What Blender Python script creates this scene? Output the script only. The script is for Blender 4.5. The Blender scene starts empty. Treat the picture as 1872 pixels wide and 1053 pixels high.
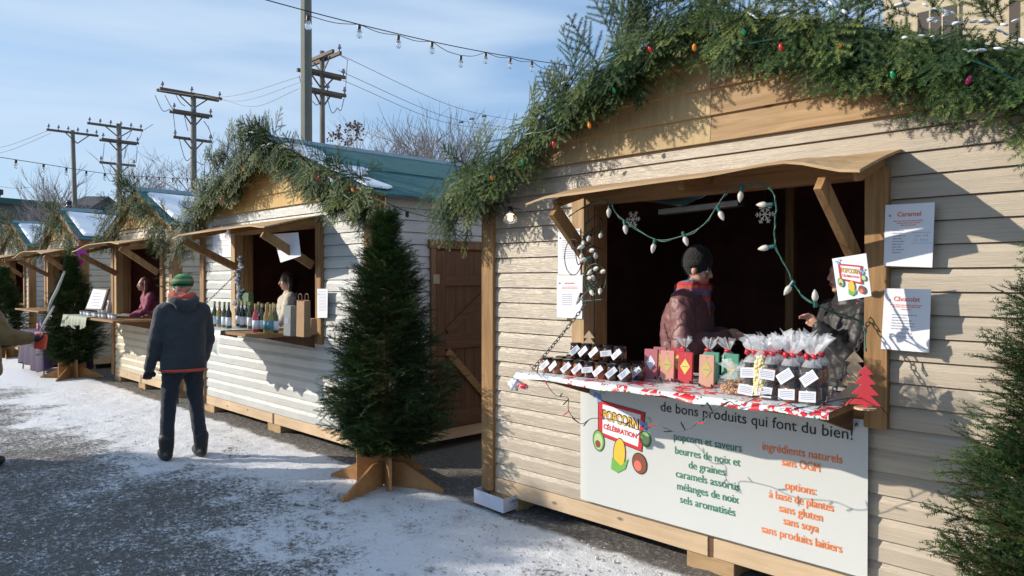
import bpy, bmesh, math, random
import numpy as np
from mathutils import Vector, Matrix, noise
R = math.radians
C = bpy.context.scene.collection
SC = bpy.context.scene

# ---------------------------------------------------------------- camera, sky, sun, exposure
FX, FY = -math.cos(R(44.3)), math.sin(R(44.3))        # forward (horizontal)
RX, RY = FY, -FX                                      # right
H = 1.65; FPX = 1340.0; HOR = 513.0
cam_d = bpy.data.cameras.new('camera'); cam = bpy.data.objects.new('camera', cam_d); C.objects.link(cam)
cam_d.sensor_width = 36; cam_d.lens = 36*FPX/1872; cam_d.clip_start = 0.05; cam_d.clip_end = 900
pit = math.atan(13.5/FPX)
fw = Vector((FX*math.cos(pit), FY*math.cos(pit), -math.sin(pit)))
cam.location = (0, 0, H); cam.rotation_euler = fw.to_track_quat('-Z', 'Y').to_euler()
SC.camera = cam
SUN = Vector((1.05, 0.95, -0.60)).normalized()
w = bpy.data.worlds.new('World'); SC.world = w; w.use_nodes = True
nt = w.node_tree; nt.nodes.clear()
_o = nt.nodes.new('ShaderNodeOutputWorld'); _b = nt.nodes.new('ShaderNodeBackground'); _s = nt.nodes.new('ShaderNodeTexSky')
_s.sky_type = 'NISHITA'; _s.sun_disc = False; _s.sun_elevation = math.asin(-SUN.z)
_s.sun_rotation = math.atan2(-SUN.x, -SUN.y) % (2*math.pi); _s.altitude = 50; _s.dust_density = 0.6; _s.air_density = 1.15; _s.ozone_density = 4.0
_tc = nt.nodes.new('ShaderNodeTexCoord'); _mp = nt.nodes.new('ShaderNodeMapping'); _mp.inputs['Scale'].default_value = (1.2, 1.6, 8.0)
_mp.inputs['Rotation'].default_value = (0.12, 0.1, 0.6)
_n = nt.nodes.new('ShaderNodeTexNoise'); _n.inputs['Scale'].default_value = 1.6; _n.inputs['Detail'].default_value = 7; _n.inputs['Roughness'].default_value = 0.48
_n.inputs['Distortion'].default_value = 0.5
_r = nt.nodes.new('ShaderNodeMapRange'); _r.inputs[1].default_value = 0.36; _r.inputs[2].default_value = 0.72; _r.inputs[3].default_value = 0.04; _r.inputs[4].default_value = 0.85
_m = nt.nodes.new('ShaderNodeMixRGB'); _m.inputs[2].default_value = (4.0, 4.9, 6.0, 1)
_m0 = nt.nodes.new('ShaderNodeMixRGB'); _m0.inputs[0].default_value = 0.55; _m0.inputs[2].default_value = (2.2, 3.55, 5.6, 1)
L = nt.links.new
L(_tc.outputs['Generated'], _mp.inputs['Vector']); L(_mp.outputs[0], _n.inputs['Vector']); L(_n.outputs[0], _r.inputs[0])
L(_r.outputs[0], _m.inputs[0]); L(_s.outputs[0], _m0.inputs[1]); L(_m0.outputs[0], _m.inputs[1]); L(_m.outputs[0], _b.inputs[0]); _b.inputs[1].default_value = 0.13
L(_b.outputs[0], _o.inputs[0])
sd = bpy.data.lights.new('sun', 'SUN'); sd.energy = 4.3; sd.angle = R(0.5); sd.color = (1.0, 0.90, 0.76)
so = bpy.data.objects.new('sun', sd); C.objects.link(so); so.rotation_euler = SUN.to_track_quat('-Z', 'Y').to_euler(); so.location = (-8, -6, 12)
SC.view_settings.view_transform = 'Standard'; SC.view_settings.look = 'None'; SC.view_settings.exposure = 0.30; SC.view_settings.gamma = 1
SC.render.engine = 'CYCLES'

# ---------------------------------------------------------------- helpers
def ray(px, py):
    d = (px-936)/FPX
    return Vector((FX+d*RX, FY+d*RY, -(py-HOR)/FPX))
def WY(px, py, Y):                   # point of the plane Y seen in the photograph at px, py
    r = ray(px, py); return Vector((0, 0, H)) + r*(Y/r.y)
def WX(px, py, X):
    r = ray(px, py); return Vector((0, 0, H)) + r*(X/r.x)
def WD(px, py, D): return Vector((0, 0, H)) + ray(px, py)*D
def WG(px, py, z=0.0):
    r = ray(px, py); return Vector((0, 0, H)) + r*((z-H)/r.z)
ORG = {}
def tag(o, label=None, cat=None, group=None, kind=None):
    if label: o['label'] = label
    if cat: o['category'] = cat
    if group: o['group'] = group
    if kind: o['kind'] = kind
    return o
def thing(name, label, cat, loc=(0, 0, 0), group=None):
    o = bpy.data.objects.new(name, None); C.objects.link(o); o.location = loc; o.empty_display_size = 0.1
    ORG[o.name] = Vector(loc)
    return tag(o, label, cat, group)
class MB:
    def __init__(s): s.v = []; s.f = []
    def add(s, vs, fs):
        n = len(s.v); s.v += [tuple(a) for a in vs]; s.f += [tuple(i+n for i in f) for f in fs]; return s
    def box(s, x0, x1, y0, y1, z0, z1):
        return s.add([(x0,y0,z0),(x1,y0,z0),(x1,y1,z0),(x0,y1,z0),(x0,y0,z1),(x1,y0,z1),(x1,y1,z1),(x0,y1,z1)],
                     [(0,3,2,1),(4,5,6,7),(0,1,5,4),(1,2,6,5),(2,3,7,6),(3,0,4,7)])
    def bar(s, p0, p1, wd, th, up=(0, 0, 1)):          # rectangular bar; th is along 'up'
        p0 = Vector(p0); p1 = Vector(p1); d = (p1-p0).normalized(); sd_ = d.cross(Vector(up))
        if sd_.length < 1e-4: sd_ = d.cross(Vector((1, 0, 0)))
        sd_.normalize(); u = sd_.cross(d).normalized(); a = sd_*wd/2; b = u*th/2
        vs = [p0-a-b, p0+a-b, p0+a+b, p0-a+b, p1-a-b, p1+a-b, p1+a+b, p1-a+b]
        return s.add(vs, [(0,1,2,3),(7,6,5,4),(0,4,5,1),(1,5,6,2),(2,6,7,3),(3,7,4,0)])
    def tube(s, pts, r, n=6, cap=True):
        pts = [Vector(p) for p in pts]; m = len(pts); rs = r if isinstance(r, (list, tuple)) else [r]*m
        t0 = (pts[1]-pts[0]).normalized(); a = t0.orthogonal().normalized(); vs = []
        for i, p in enumerate(pts):
            t = (pts[min(i+1, m-1)]-pts[max(i-1, 0)]).normalized()
            a = (a-t*a.dot(t)); a = a.normalized() if a.length > 1e-6 else t.orthogonal().normalized(); b = t.cross(a)
            for k in range(n):
                an = 2*math.pi*k/n; vs.append(p+(a*math.cos(an)+b*math.sin(an))*rs[i])
        fs = [(i*n+k, i*n+(k+1) % n, (i+1)*n+(k+1) % n, (i+1)*n+k) for i in range(m-1) for k in range(n)]
        if cap: fs += [tuple(range(n-1, -1, -1)), tuple((m-1)*n+k for k in range(n))]
        return s.add(vs, fs)
    def lathe(s, prof, c=(0, 0, 0), n=16, axis=(0, 0, 1), sx=1, sy=1):
        q = Vector((0, 0, 1)).rotation_difference(Vector(axis).normalized()); c = Vector(c); vs = []
        for r, z in prof:
            for k in range(n):
                an = 2*math.pi*k/n; vs.append(c+q @ Vector((r*math.cos(an)*sx, r*math.sin(an)*sy, z)))
        m = len(prof)
        fs = [(i*n+k, i*n+(k+1) % n, (i+1)*n+(k+1) % n, (i+1)*n+k) for i in range(m-1) for k in range(n)]
        fs += [tuple(range(n-1, -1, -1)), tuple((m-1)*n+k for k in range(n))]
        return s.add(vs, fs)
    def ball(s, c, rad, n=10, rot=None):
        rad = rad if isinstance(rad, (tuple, list)) else (rad,)*3; c = Vector(c); m = max(5, n//2+1)
        vs = [Vector((0, 0, 1))]+[Vector((math.sin(math.pi*i/m)*math.cos(2*math.pi*k/n), math.sin(math.pi*i/m)*math.sin(2*math.pi*k/n), math.cos(math.pi*i/m))) for i in range(1, m) for k in range(n)]+[Vector((0, 0, -1))]
        vs = [Vector((v.x*rad[0], v.y*rad[1], v.z*rad[2])) for v in vs]
        if rot is not None: vs = [rot @ v for v in vs]
        vs = [c+v for v in vs]; fs = [(0, 1+k, 1+(k+1) % n) for k in range(n)]
        fs += [(1+i*n+k, 1+(i+1)*n+k, 1+(i+1)*n+(k+1) % n, 1+i*n+(k+1) % n) for i in range(m-2) for k in range(n)]
        b = 1+(m-2)*n; fs += [(b+k, len(vs)-1, b+(k+1) % n) for k in range(n)]
        return s.add(vs, fs)
    def cone(s, p0, p1, r0, r1, n=12):                 # tapered capsule
        p0 = Vector(p0); p1 = Vector(p1); s.ball(p0, r0, n); s.ball(p1, r1, n); return s.tube([p0, p1], [r0, r1], n)
    def prism(s, poly, o, U, V, N, th):                # 2-D outline on o + x U + y V, extruded th along N
        o = Vector(o); U = Vector(U); V = Vector(V); N = Vector(N); n = len(poly)
        vs = [o+U*x+V*y for x, y in poly]+[o+U*x+V*y+N*th for x, y in poly]
        fs = [tuple(range(n)), tuple(range(2*n-1, n-1, -1))]+[(i, i+n, (i+1) % n+n, (i+1) % n) for i in range(n)]
        return s.add(vs, fs)
    def obj(s, name, mat, parent=None, smooth=False, bevel=0, org=None):
        off = ORG[parent.name] if parent is not None else (Vector(org) if org is not None else Vector((0, 0, 0)))
        me = bpy.data.meshes.new(name); me.from_pydata([tuple(Vector(a)-off) for a in s.v], [], s.f)
        bm = bmesh.new(); bm.from_mesh(me); bmesh.ops.recalc_face_normals(bm, faces=bm.faces); bm.to_mesh(me); bm.free()
        if smooth: me.shade_smooth()
        me.materials.append(mat); o = bpy.data.objects.new(name, me); C.objects.link(o)
        if parent is not None: o.parent = parent; ORG[o.name] = off
        else: o.location = off; ORG[o.name] = off
        if bevel:
            b = o.modifiers.new('bevel', 'BEVEL'); b.width = bevel; b.segments = 2; b.limit_method = 'ANGLE'
        return o
def dup(root, loc, rz=0.0, label=None, group=None, scale=None):
    r = root.copy(); C.objects.link(r); r.location = loc; r.rotation_euler = (0, 0, rz)
    if label: r['label'] = label
    if group: r['group'] = group
    if scale: r.scale = (scale,)*3 if not isinstance(scale, tuple) else scale
    ORG[r.name] = Vector(loc)
    for ch in list(root.children):
        c = ch.copy(); C.objects.link(c); c.parent = r
        for g in list(ch.children):
            d = g.copy(); C.objects.link(d); d.parent = c
    return r
rng = random.Random(7)
def curve_pts(pts, n=8, sag=0.0):                      # Catmull-Rom through pts
    P = [Vector(p) for p in pts]; P = [P[0]*2-P[1]]+P+[P[-1]*2-P[-2]]; out = []
    for i in range(1, len(P)-2):
        for k in range(n):
            t = k/n; a, b, c, d = P[i-1:i+3]
            out.append(0.5*((2*b)+(c-a)*t+(2*a-5*b+4*c-d)*t*t+(3*b-a-3*c+d)*t**3)-Vector((0, 0, sag*4*t*(1-t))))
    out.append(P[-2]); return out

# ---------------------------------------------------------------- materials
def mat(name, col=(0.5, 0.5, 0.5), rough=0.7, metal=0.0, var=0.0, vscale=8.0, bump=0.0, bscale=60.0, spec=None, emit=0.0, stretch=(1, 1, 1), trans=0.0, alpha=1.0, sheen=0.0, coat=0.0):
    m = bpy.data.materials.new(name); m.use_nodes = True; t = m.node_tree; b = t.nodes['Principled BSDF']; l = t.links.new
    b.inputs['Base Color'].default_value = (*col, 1); b.inputs['Roughness'].default_value = rough; b.inputs['Metallic'].default_value = metal
    if spec is not None: b.inputs['Specular IOR Level'].default_value = spec
    if trans: b.inputs['Transmission Weight'].default_value = trans
    if alpha < 1: b.inputs['Alpha'].default_value = alpha
    if sheen: b.inputs['Sheen Weight'].default_value = sheen
    if coat: b.inputs['Coat Weight'].default_value = coat
    if emit: b.inputs['Emission Color'].default_value = (*col, 1); b.inputs['Emission Strength'].default_value = emit
    if var or bump:
        tc = t.nodes.new('ShaderNodeTexCoord'); mp = t.nodes.new('ShaderNodeMapping'); mp.inputs['Scale'].default_value = stretch; l(tc.outputs['Object'], mp.inputs[0])
    if var:
        n = t.nodes.new('ShaderNodeTexNoise'); n.inputs['Scale'].default_value = vscale; n.inputs['Detail'].default_value = 6; l(mp.outputs[0], n.inputs[0])
        rp = t.nodes.new('ShaderNodeMapRange'); rp.inputs[1].default_value = 0.3; rp.inputs[2].default_value = 0.7; rp.inputs[3].default_value = 1-var; rp.inputs[4].default_value = 1+var; l(n.outputs[0], rp.inputs[0])
        mx = t.nodes.new('ShaderNodeVectorMath'); mx.operation = 'SCALE'; mx.inputs[0].default_value = col; l(rp.outputs[0], mx.inputs['Scale']); l(mx.outputs[0], b.inputs['Base Color'])
    if bump:
        n2 = t.nodes.new('ShaderNodeTexNoise'); n2.inputs['Scale'].default_value = bscale; n2.inputs['Detail'].default_value = 5; l(mp.outputs[0], n2.inputs[0])
        bp = t.nodes.new('ShaderNodeBump'); bp.inputs['Strength'].default_value = min(1, bump); bp.inputs['Distance'].default_value = 0.01; l(n2.outputs[0], bp.inputs['Height']); l(bp.outputs[0], b.inputs['Normal'])
    return m
def wood(name, c1, c2, axis='x', rough=0.75, scale=1.0, knots=True, board=None):
    m = bpy.data.materials.new(name); m.use_nodes = True; t = m.node_tree; b = t.nodes['Principled BSDF']; l = t.links.new; b.inputs['Roughness'].default_value = rough
    tc = t.nodes.new('ShaderNodeTexCoord'); mp = t.nodes.new('ShaderNodeMapping'); s = {'x': (0.7, 9, 9), 'y': (9, 0.7, 9), 'z': (9, 9, 0.7)}[axis]
    mp.inputs['Scale'].default_value = tuple(a*scale for a in s); l(tc.outputs['Object'], mp.inputs[0])
    n = t.nodes.new('ShaderNodeTexNoise'); n.inputs['Scale'].default_value = 2.2; n.inputs['Detail'].default_value = 8; n.inputs['Roughness'].default_value = 0.62; n.inputs['Distortion'].default_value = 1.2; l(mp.outputs[0], n.inputs[0])
    n3 = t.nodes.new('ShaderNodeTexNoise'); n3.inputs['Scale'].default_value = 1.1; n3.inputs['Detail'].default_value = 3; l(tc.outputs['Object'], n3.inputs[0])
    cr = t.nodes.new('ShaderNodeValToRGB'); e = cr.color_ramp.elements; e[0].position = 0.33; e[0].color = (*c2, 1); e[1].position = 0.66; e[1].color = (*c1, 1); l(n.outputs[0], cr.inputs[0])
    mr = t.nodes.new('ShaderNodeMapRange'); mr.inputs[1].default_value = 0.3; mr.inputs[2].default_value = 0.7; mr.inputs[3].default_value = 0.72; mr.inputs[4].default_value = 1.15; l(n3.outputs[0], mr.inputs[0])
    mx = t.nodes.new('ShaderNodeVectorMath'); mx.operation = 'SCALE'; l(cr.outputs[0], mx.inputs[0]); l(mr.outputs[0], mx.inputs['Scale']); last = mx.outputs[0]
    if knots:
        v = t.nodes.new('ShaderNodeTexVoronoi'); v.inputs['Scale'].default_value = 5.5; mp2 = t.nodes.new('ShaderNodeMapping'); mp2.inputs['Scale'].default_value = {'x': (0.45, 1, 1), 'y': (1, 0.45, 1), 'z': (1, 1, 0.45)}[axis]
        l(tc.outputs['Object'], mp2.inputs[0]); l(mp2.outputs[0], v.inputs[0]); k = t.nodes.new('ShaderNodeMapRange'); k.inputs[1].default_value = 0.03; k.inputs[2].default_value = 0.085; k.inputs[3].default_value = 0.35; k.inputs[4].default_value = 1.0
        l(v.outputs['Distance'], k.inputs[0]); m2 = t.nodes.new('ShaderNodeVectorMath'); m2.operation = 'SCALE'; l(last, m2.inputs[0]); l(k.outputs[0], m2.inputs['Scale']); last = m2.outputs[0]
    l(last, b.inputs['Base Color'])
    bp = t.nodes.new('ShaderNodeBump'); bp.inputs['Strength'].default_value = 0.5; bp.inputs['Distance'].default_value = 0.004; l(n.outputs[0], bp.inputs['Height']); l(bp.outputs[0], b.inputs['Normal'])
    return m
def vinyl(name, col, axis='x'):
    s = (1.2, 60, 60) if axis == 'x' else (60, 1.2, 60)
    m = mat(name, col, 0.36, var=0.09, vscale=2.0, bump=0.35, bscale=6, stretch=s)
    t = m.node_tree; b = t.nodes['Principled BSDF']; src = b.inputs['Base Color'].links[0].from_socket   # faint dirt streaks, larger scale
    tc = t.nodes.new('ShaderNodeTexCoord'); n = t.nodes.new('ShaderNodeTexNoise'); n.inputs['Scale'].default_value = 2.6; n.inputs['Detail'].default_value = 5; t.links.new(tc.outputs['Object'], n.inputs[0])
    r = t.nodes.new('ShaderNodeMapRange'); r.inputs[1].default_value = 0.35; r.inputs[2].default_value = 0.7; r.inputs[3].default_value = 1.04; r.inputs[4].default_value = 0.88; t.links.new(n.outputs[0], r.inputs[0])
    x = t.nodes.new('ShaderNodeVectorMath'); x.operation = 'SCALE'; t.links.new(src, x.inputs[0]); t.links.new(r.outputs[0], x.inputs['Scale']); t.links.new(x.outputs[0], b.inputs['Base Color'])
    return m
M = {}
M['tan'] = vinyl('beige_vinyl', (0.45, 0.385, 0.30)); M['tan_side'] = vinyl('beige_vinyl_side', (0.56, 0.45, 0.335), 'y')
M['white'] = vinyl('white_vinyl', (0.52, 0.535, 0.52)); M['white_side'] = vinyl('white_vinyl_side', (0.52, 0.53, 0.56), 'y')  # side tint carries the grey-lilac of a wall standing in shade
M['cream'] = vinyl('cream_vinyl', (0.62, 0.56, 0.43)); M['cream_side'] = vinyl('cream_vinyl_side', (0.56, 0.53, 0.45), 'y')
for ax in 'xyz':
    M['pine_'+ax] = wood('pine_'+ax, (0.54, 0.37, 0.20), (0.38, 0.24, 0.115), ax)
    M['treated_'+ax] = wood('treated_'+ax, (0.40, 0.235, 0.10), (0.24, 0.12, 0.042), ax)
    M['pale_'+ax] = wood('pale_timber_'+ax, (0.66, 0.50, 0.33), (0.54, 0.38, 0.23), ax)
    M['brown_'+ax] = wood('brown_stained_'+ax, (0.17, 0.085, 0.045), (0.10, 0.045, 0.022), ax, knots=False)
M['stain_z'] = wood('half_stained_frame', (0.24, 0.13, 0.07), (0.15, 0.07, 0.035), 'z')
M['gable_left'] = wood('rough_gable_board', (0.56, 0.42, 0.22), (0.45, 0.31, 0.15), 'z', scale=1.6, knots=False)
M['gable_right'] = wood('grained_gable_board', (0.46, 0.31, 0.165), (0.30, 0.18, 0.08), 'x')
M['gable_gold'] = wood('golden_gable_board', (0.62, 0.42, 0.16), (0.50, 0.31, 0.10), 'z', scale=1.5, knots=False)
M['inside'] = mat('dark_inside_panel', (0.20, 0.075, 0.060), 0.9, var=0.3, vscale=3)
M['roof'] = mat('teal_shingle', (0.030, 0.120, 0.122), 0.85, var=0.35, vscale=3, bump=0.5, bscale=20, stretch=(14, 1.5, 1))
M['snow'] = mat('snow', (0.82, 0.85, 0.90), 0.6, bump=0.3, bscale=18)
M['metal'] = mat('galvanised_metal', (0.30, 0.30, 0.30), 0.4, 0.9, var=0.2)
M['chain'] = mat('chain_steel', (0.17, 0.16, 0.155), 0.45, 0.8)
M['pole'] = mat('painted_pole', (0.145, 0.15, 0.12), 0.55, var=0.1, vscale=3)
M['utility'] = wood('weathered_pole', (0.20, 0.185, 0.155), (0.12, 0.105, 0.085), 'z', knots=False)
M['arm'] = wood('weathered_arm', (0.16, 0.125, 0.10), (0.09, 0.07, 0.055), 'x', knots=False)
M['wire'] = mat('black_wire', (0.012, 0.012, 0.014), 0.5)
M['gwire'] = mat('green_wire', (0.02, 0.10, 0.075), 0.45)
M['paper'] = mat('white_paper', (0.76, 0.78, 0.84), 0.6)
M['banner'] = mat('white_vinyl_banner', (0.57, 0.59, 0.575), 0.42, bump=0.12, bscale=3)
M['ink'] = mat('black_ink', (0.015, 0.015, 0.018), 0.5)
M['ink_green'] = mat('green_ink', (0.045, 0.21, 0.13), 0.5); M['ink_orange'] = mat('orange_ink', (0.78, 0.20, 0.035), 0.5)
M['ink_red'] = mat('red_ink', (0.62, 0.03, 0.035), 0.45); M['ink_yellow'] = mat('yellow_ink', (0.85, 0.50, 0.05), 0.5); M['ink_blue'] = mat('blue_ink', (0.16, 0.36, 0.75), 0.5)
M['ink_leaf'] = mat('leaf_green_ink', (0.16, 0.42, 0.08), 0.5); M['ink_brown'] = mat('brown_ink', (0.22, 0.07, 0.035), 0.5); M['ink_avocado'] = mat('pale_green_ink', (0.48, 0.60, 0.30), 0.5); M['ink_grey'] = mat('grey_ink', (0.28, 0.29, 0.36), 0.5)
M['ink_tomato'] = mat('tomato_ink', (0.72, 0.17, 0.12), 0.5)
M['glassbulb'] = mat('clear_glass', (0.95, 0.97, 1.0), 0.04, trans=0.9, spec=0.5); M['c_bulb'] = mat('frosted_bulb', (0.80, 0.76, 0.66), 0.2, trans=0.25, coat=0.5)
M['socket'] = mat('black_socket', (0.012, 0.014, 0.014), 0.45); M['gsocket'] = mat('green_socket', (0.015, 0.10, 0.09), 0.4)
M['cello'] = mat('cellophane', (0.93, 0.95, 0.98), 0.08, alpha=0.30, spec=1.0); M['cello_thin'] = mat('thin_cellophane', (0.9, 0.93, 0.97), 0.05, alpha=0.07, spec=1.0)
M['skin'] = mat('skin', (0.50, 0.27, 0.19), 0.55, var=0.06); M['glove'] = mat('black_glove', (0.012, 0.012, 0.014), 0.7)
M['skin_pale'] = mat('fair_skin', (0.58, 0.34, 0.25), 0.5, var=0.06)
M['lamp'] = mat('lit_bulb', (1.0, 0.62, 0.30), 0.3, emit=2.5)
M['asphalt'] = mat('asphalt', (0.05, 0.05, 0.055), 0.9, var=0.3, vscale=30, bump=0.6, bscale=120)

# ---------------------------------------------------------------- ground
def ground_mat():
    m = bpy.data.materials.new('trodden_snow_on_gravel'); m.use_nodes = True; t = m.node_tree; b = t.nodes['Principled BSDF']; l = t.links.new
    def N(k, **kw):
        n = t.nodes.new(k)
        for a, v in kw.items(): setattr(n, a, v)
        return n
    def noise_(sc, det=6, rough=0.6, vec=None):
        n = N('ShaderNodeTexNoise'); n.inputs['Scale'].default_value = sc; n.inputs['Detail'].default_value = det; n.inputs['Roughness'].default_value = rough; l(vec or geo.outputs['Position'], n.inputs[0]); return n.outputs[0]
    def math_(op, a, c_, clamp=False):
        n = N('ShaderNodeMath', operation=op); n.use_clamp = clamp
        for i, v in enumerate((a, c_)):
            if isinstance(v, (int, float)): n.inputs[i].default_value = v
            elif v is not None: l(v, n.inputs[i])
        return n.outputs[0]
    def mr(v, a, b_, c_, d, smooth=False):
        n = N('ShaderNodeMapRange'); n.inputs[1].default_value = a; n.inputs[2].default_value = b_; n.inputs[3].default_value = c_; n.inputs[4].default_value = d; l(v, n.inputs[0])
        if smooth: n.interpolation_type = 'SMOOTHSTEP'
        return n.outputs[0]
    geo = N('ShaderNodeNewGeometry'); sp = N('ShaderNodeSeparateXYZ'); l(geo.outputs['Position'], sp.inputs[0]); X, Y = sp.outputs[0], sp.outputs[1]
    # snow lies deeper along the foot of the kiosks, is trodden thin in the lane, gone under them
    big = noise_(0.7, 4); mid = noise_(3.2, 7, 0.62); fine = noise_(26, 6, 0.75); vfine = noise_(95, 4, 0.7)
    edge = mr(math_('ADD', Y, math_('MULTIPLY', math_('SUBTRACT', big, 0.5), 3.0)), 1.2, 3.2, 0.0, 1.0, True)
    far = mr(X, -16, -5, 0.36, 0.0)
    lane = math_('ADD', math_('MULTIPLY', edge, 0.80), far)
    cov = math_('ADD', lane, mr(big, 0.35, 0.65, 0.10, 0.24))
    cov = math_('ADD', cov, math_('ADD', mr(mid, 0.3, 0.7, -0.26, 0.26), mr(noise_(9, 6, .7), 0.3, 0.7, -0.20, 0.20)))
    speck = math_('ADD', mr(fine, 0.3, 0.7, -0.75, 0.75), mr(vfine, 0.3, 0.7, -0.45, 0.45))
    amt = mr(cov, 0.9, 0.6, 0.3, 1.0)
    cov = math_('ADD', cov, math_('MULTIPLY', speck, amt))
    snow = mr(cov, 0.10, 0.70, 0.0, 1.0)
    under = mr(math_('ADD', Y, math_('MULTIPLY', mid, 0.22)), 3.62, 3.68, 1.0, 0.0)
    gapw = math_('MULTIPLY', mr(Y, 3.9, 4.6, 1, 0.1), 0.9)
    snow = math_('MULTIPLY', snow, math_('MAXIMUM', under, math_('MULTIPLY', gapw, mr(fine, 0.5, 0.65, 0, 0.5))))
    gr = N('ShaderNodeValToRGB'); e = gr.color_ramp.elements; e[0].position = 0.3; e[0].color = (0.055, 0.052, 0.050, 1); e[1].position = 0.75; e[1].color = (0.27, 0.245, 0.21, 1); l(vfine, gr.inputs[0])
    sn = N('ShaderNodeMixRGB'); sn.inputs[1].default_value = (0.66, 0.66, 0.67, 1); sn.inputs[2].default_value = (0.86, 0.88, 0.92, 1); l(mr(cov, 0.5, 1.0, 0, 1), sn.inputs[0])
    mx = N('ShaderNodeMixRGB'); l(snow, mx.inputs[0]); l(gr.outputs[0], mx.inputs[1]); l(sn.outputs[0], mx.inputs[2]); l(mx.outputs[0], b.inputs['Base Color'])
    b.inputs['Roughness'].default_value = 0.75
    hgt = math_('ADD', math_('MULTIPLY', snow, 0.5), math_('ADD', math_('MULTIPLY', fine, 0.9), math_('MULTIPLY', vfine, 0.35)))
    bp = N('ShaderNodeBump'); bp.inputs['Strength'].default_value = 0.95; bp.inputs['Distance'].default_value = 0.025; l(hgt, bp.inputs['Height']); l(bp.outputs[0], b.inputs['Normal'])
    return m
def make_ground():
    xs = list(np.arange(-13, 1.51, 0.035)); ys = list(np.arange(0.3, 4.2, 0.035))
    xs = [-400, -120, -50, -30, -20, -16]+xs+[3, 8, 40, 300]; ys = [-400, -100, -30, -10, -4, -1.5]+ys+[5, 7, 10, 20, 60, 150, 500]
    nx, ny = len(xs), len(ys); co = np.zeros((nx*ny, 3)); i = 0
    for y in ys:
        for x in xs:
            z = 0.0
            if -13 <= x <= 1.5 and 0.3 <= y <= 4.2:
                k = min(1, (x+13)/0.5, (1.5-x)/0.5, (y-0.3)/0.4, (4.2-y)/0.4)
                p = Vector((x*2.1, y*2.1, 0)); z = 0.014*noise.noise(p)+0.010*noise.noise(p*3.7)+0.007*noise.noise(p*9)
                tr = max(0, min(1, (3.4-y)/1.2)); z += tr*0.006*noise.noise(p*17); z = z*k
            co[i] = (x, y, z); i += 1
    fs = [(j*nx+i, j*nx+i+1, (j+1)*nx+i+1, (j+1)*nx+i) for j in range(ny-1) for i in range(nx-1)]
    me = bpy.data.meshes.new('ground'); me.from_pydata(co.tolist(), [], fs); me.shade_smooth(); me.materials.append(ground_mat())
    o = bpy.data.objects.new('ground', me); C.objects.link(o); tag(o, kind='structure')
make_ground()
def clods():
    rs = random.Random(77); m = MB()
    for k in range(2600):
        px = rs.uniform(-60, 1500); py = 700+rs.random()**.7*420; p = WG(px, py, 0)
        if p.y > 3.55 or p.y < .4: continue
        r = rs.uniform(.003, .010)*(1.8 if rs.random() < .06 else 1); o = Vector((rs.uniform(-1, 1), rs.uniform(-1, 1), 1)); n0 = len(m.v); m.ball((p.x, p.y, r*.2+.004), (r, r*rs.uniform(.6, 1), r*.6), 5, Matrix.Rotation(rs.uniform(0, 3), 3, 'Z'))
    o = m.obj('snow_crumbs', M['crumb'], None); tag(o, 'loose crumbs of ice and frozen snow scattered over the lane', 'snow crumbs', kind='stuff')
M['crumb'] = mat('icy_crumb', (.50, .50, .50), .6, var=.6, vscale=3)
clods()

# ---------------------------------------------------------------- foliage engine
def twig_tris(rs, L, dense, nl, nw, side_n, side_l, vol=0.5):
    T = []; K = []
    def strand(p, d, ln, lvl):
        n = max(3, int(ln/dense)); pr = np.array([-d[1], d[0], 0.0])
        T.append([p-pr*0.0016, p+pr*0.0016, p+d*ln]); K.append(1.0)
        T.append([p-np.array([0, 0, .0016]), p+np.array([0, 0, .0016]), p+d*ln]); K.append(1.0)
        for i in range(n):
            q = p+d*ln*(i+rs.random()*0.5)/n; tp = 1.0 if i < n*0.8 else 0.75
            for s in (-1, 1):
                a = R(rs.uniform(38, 68)); nd = d*math.cos(a)+pr*s*math.sin(a)+np.array([0, 0, rs.uniform(-vol, vol*1.3)]); nd /= np.linalg.norm(nd)
                l_ = nl*rs.uniform(0.75, 1.15)*tp
                T.append([q-d*nw/2, q+d*nw/2, q+nd*l_]); K.append(rs.uniform(0, 0.6)+(0.18 if i > n*0.75 else 0))
    d0 = np.array([1.0, 0, 0]); strand(np.zeros(3), d0, L, 0)
    for i in range(side_n):
        f = 0.12+0.78*(i+0.5)/side_n; s = 1 if i % 2 else -1; a = R(rs.uniform(35, 55))
        d = np.array([math.cos(a), s*math.sin(a), rs.uniform(-.18, .12)]); d /= np.linalg.norm(d)
        strand(d0*L*f, d, side_l*(1.15-f)*rs.uniform(.8, 1.2)*1.4, 1)
    return np.array(T), np.array(K)
_rs = random.Random(3)
TW_HI = [twig_tris(_rs, 0.26, 0.0055, 0.020, 0.0036, 7, 0.105) for _ in range(5)]
TW_GA = [twig_tris(_rs, 0.34, 0.0060, 0.019, 0.0052, 9, 0.14, 0.14) for _ in range(6)]
TW_TR = [twig_tris(_rs, 0.19, 0.0060, 0.019, 0.0048, 5, 0.085, 0.3) for _ in range(6)]
TW_LO = [twig_tris(_rs, 0.27, 0.014, 0.024, 0.0075, 6, 0.11) for _ in range(4)]
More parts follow.
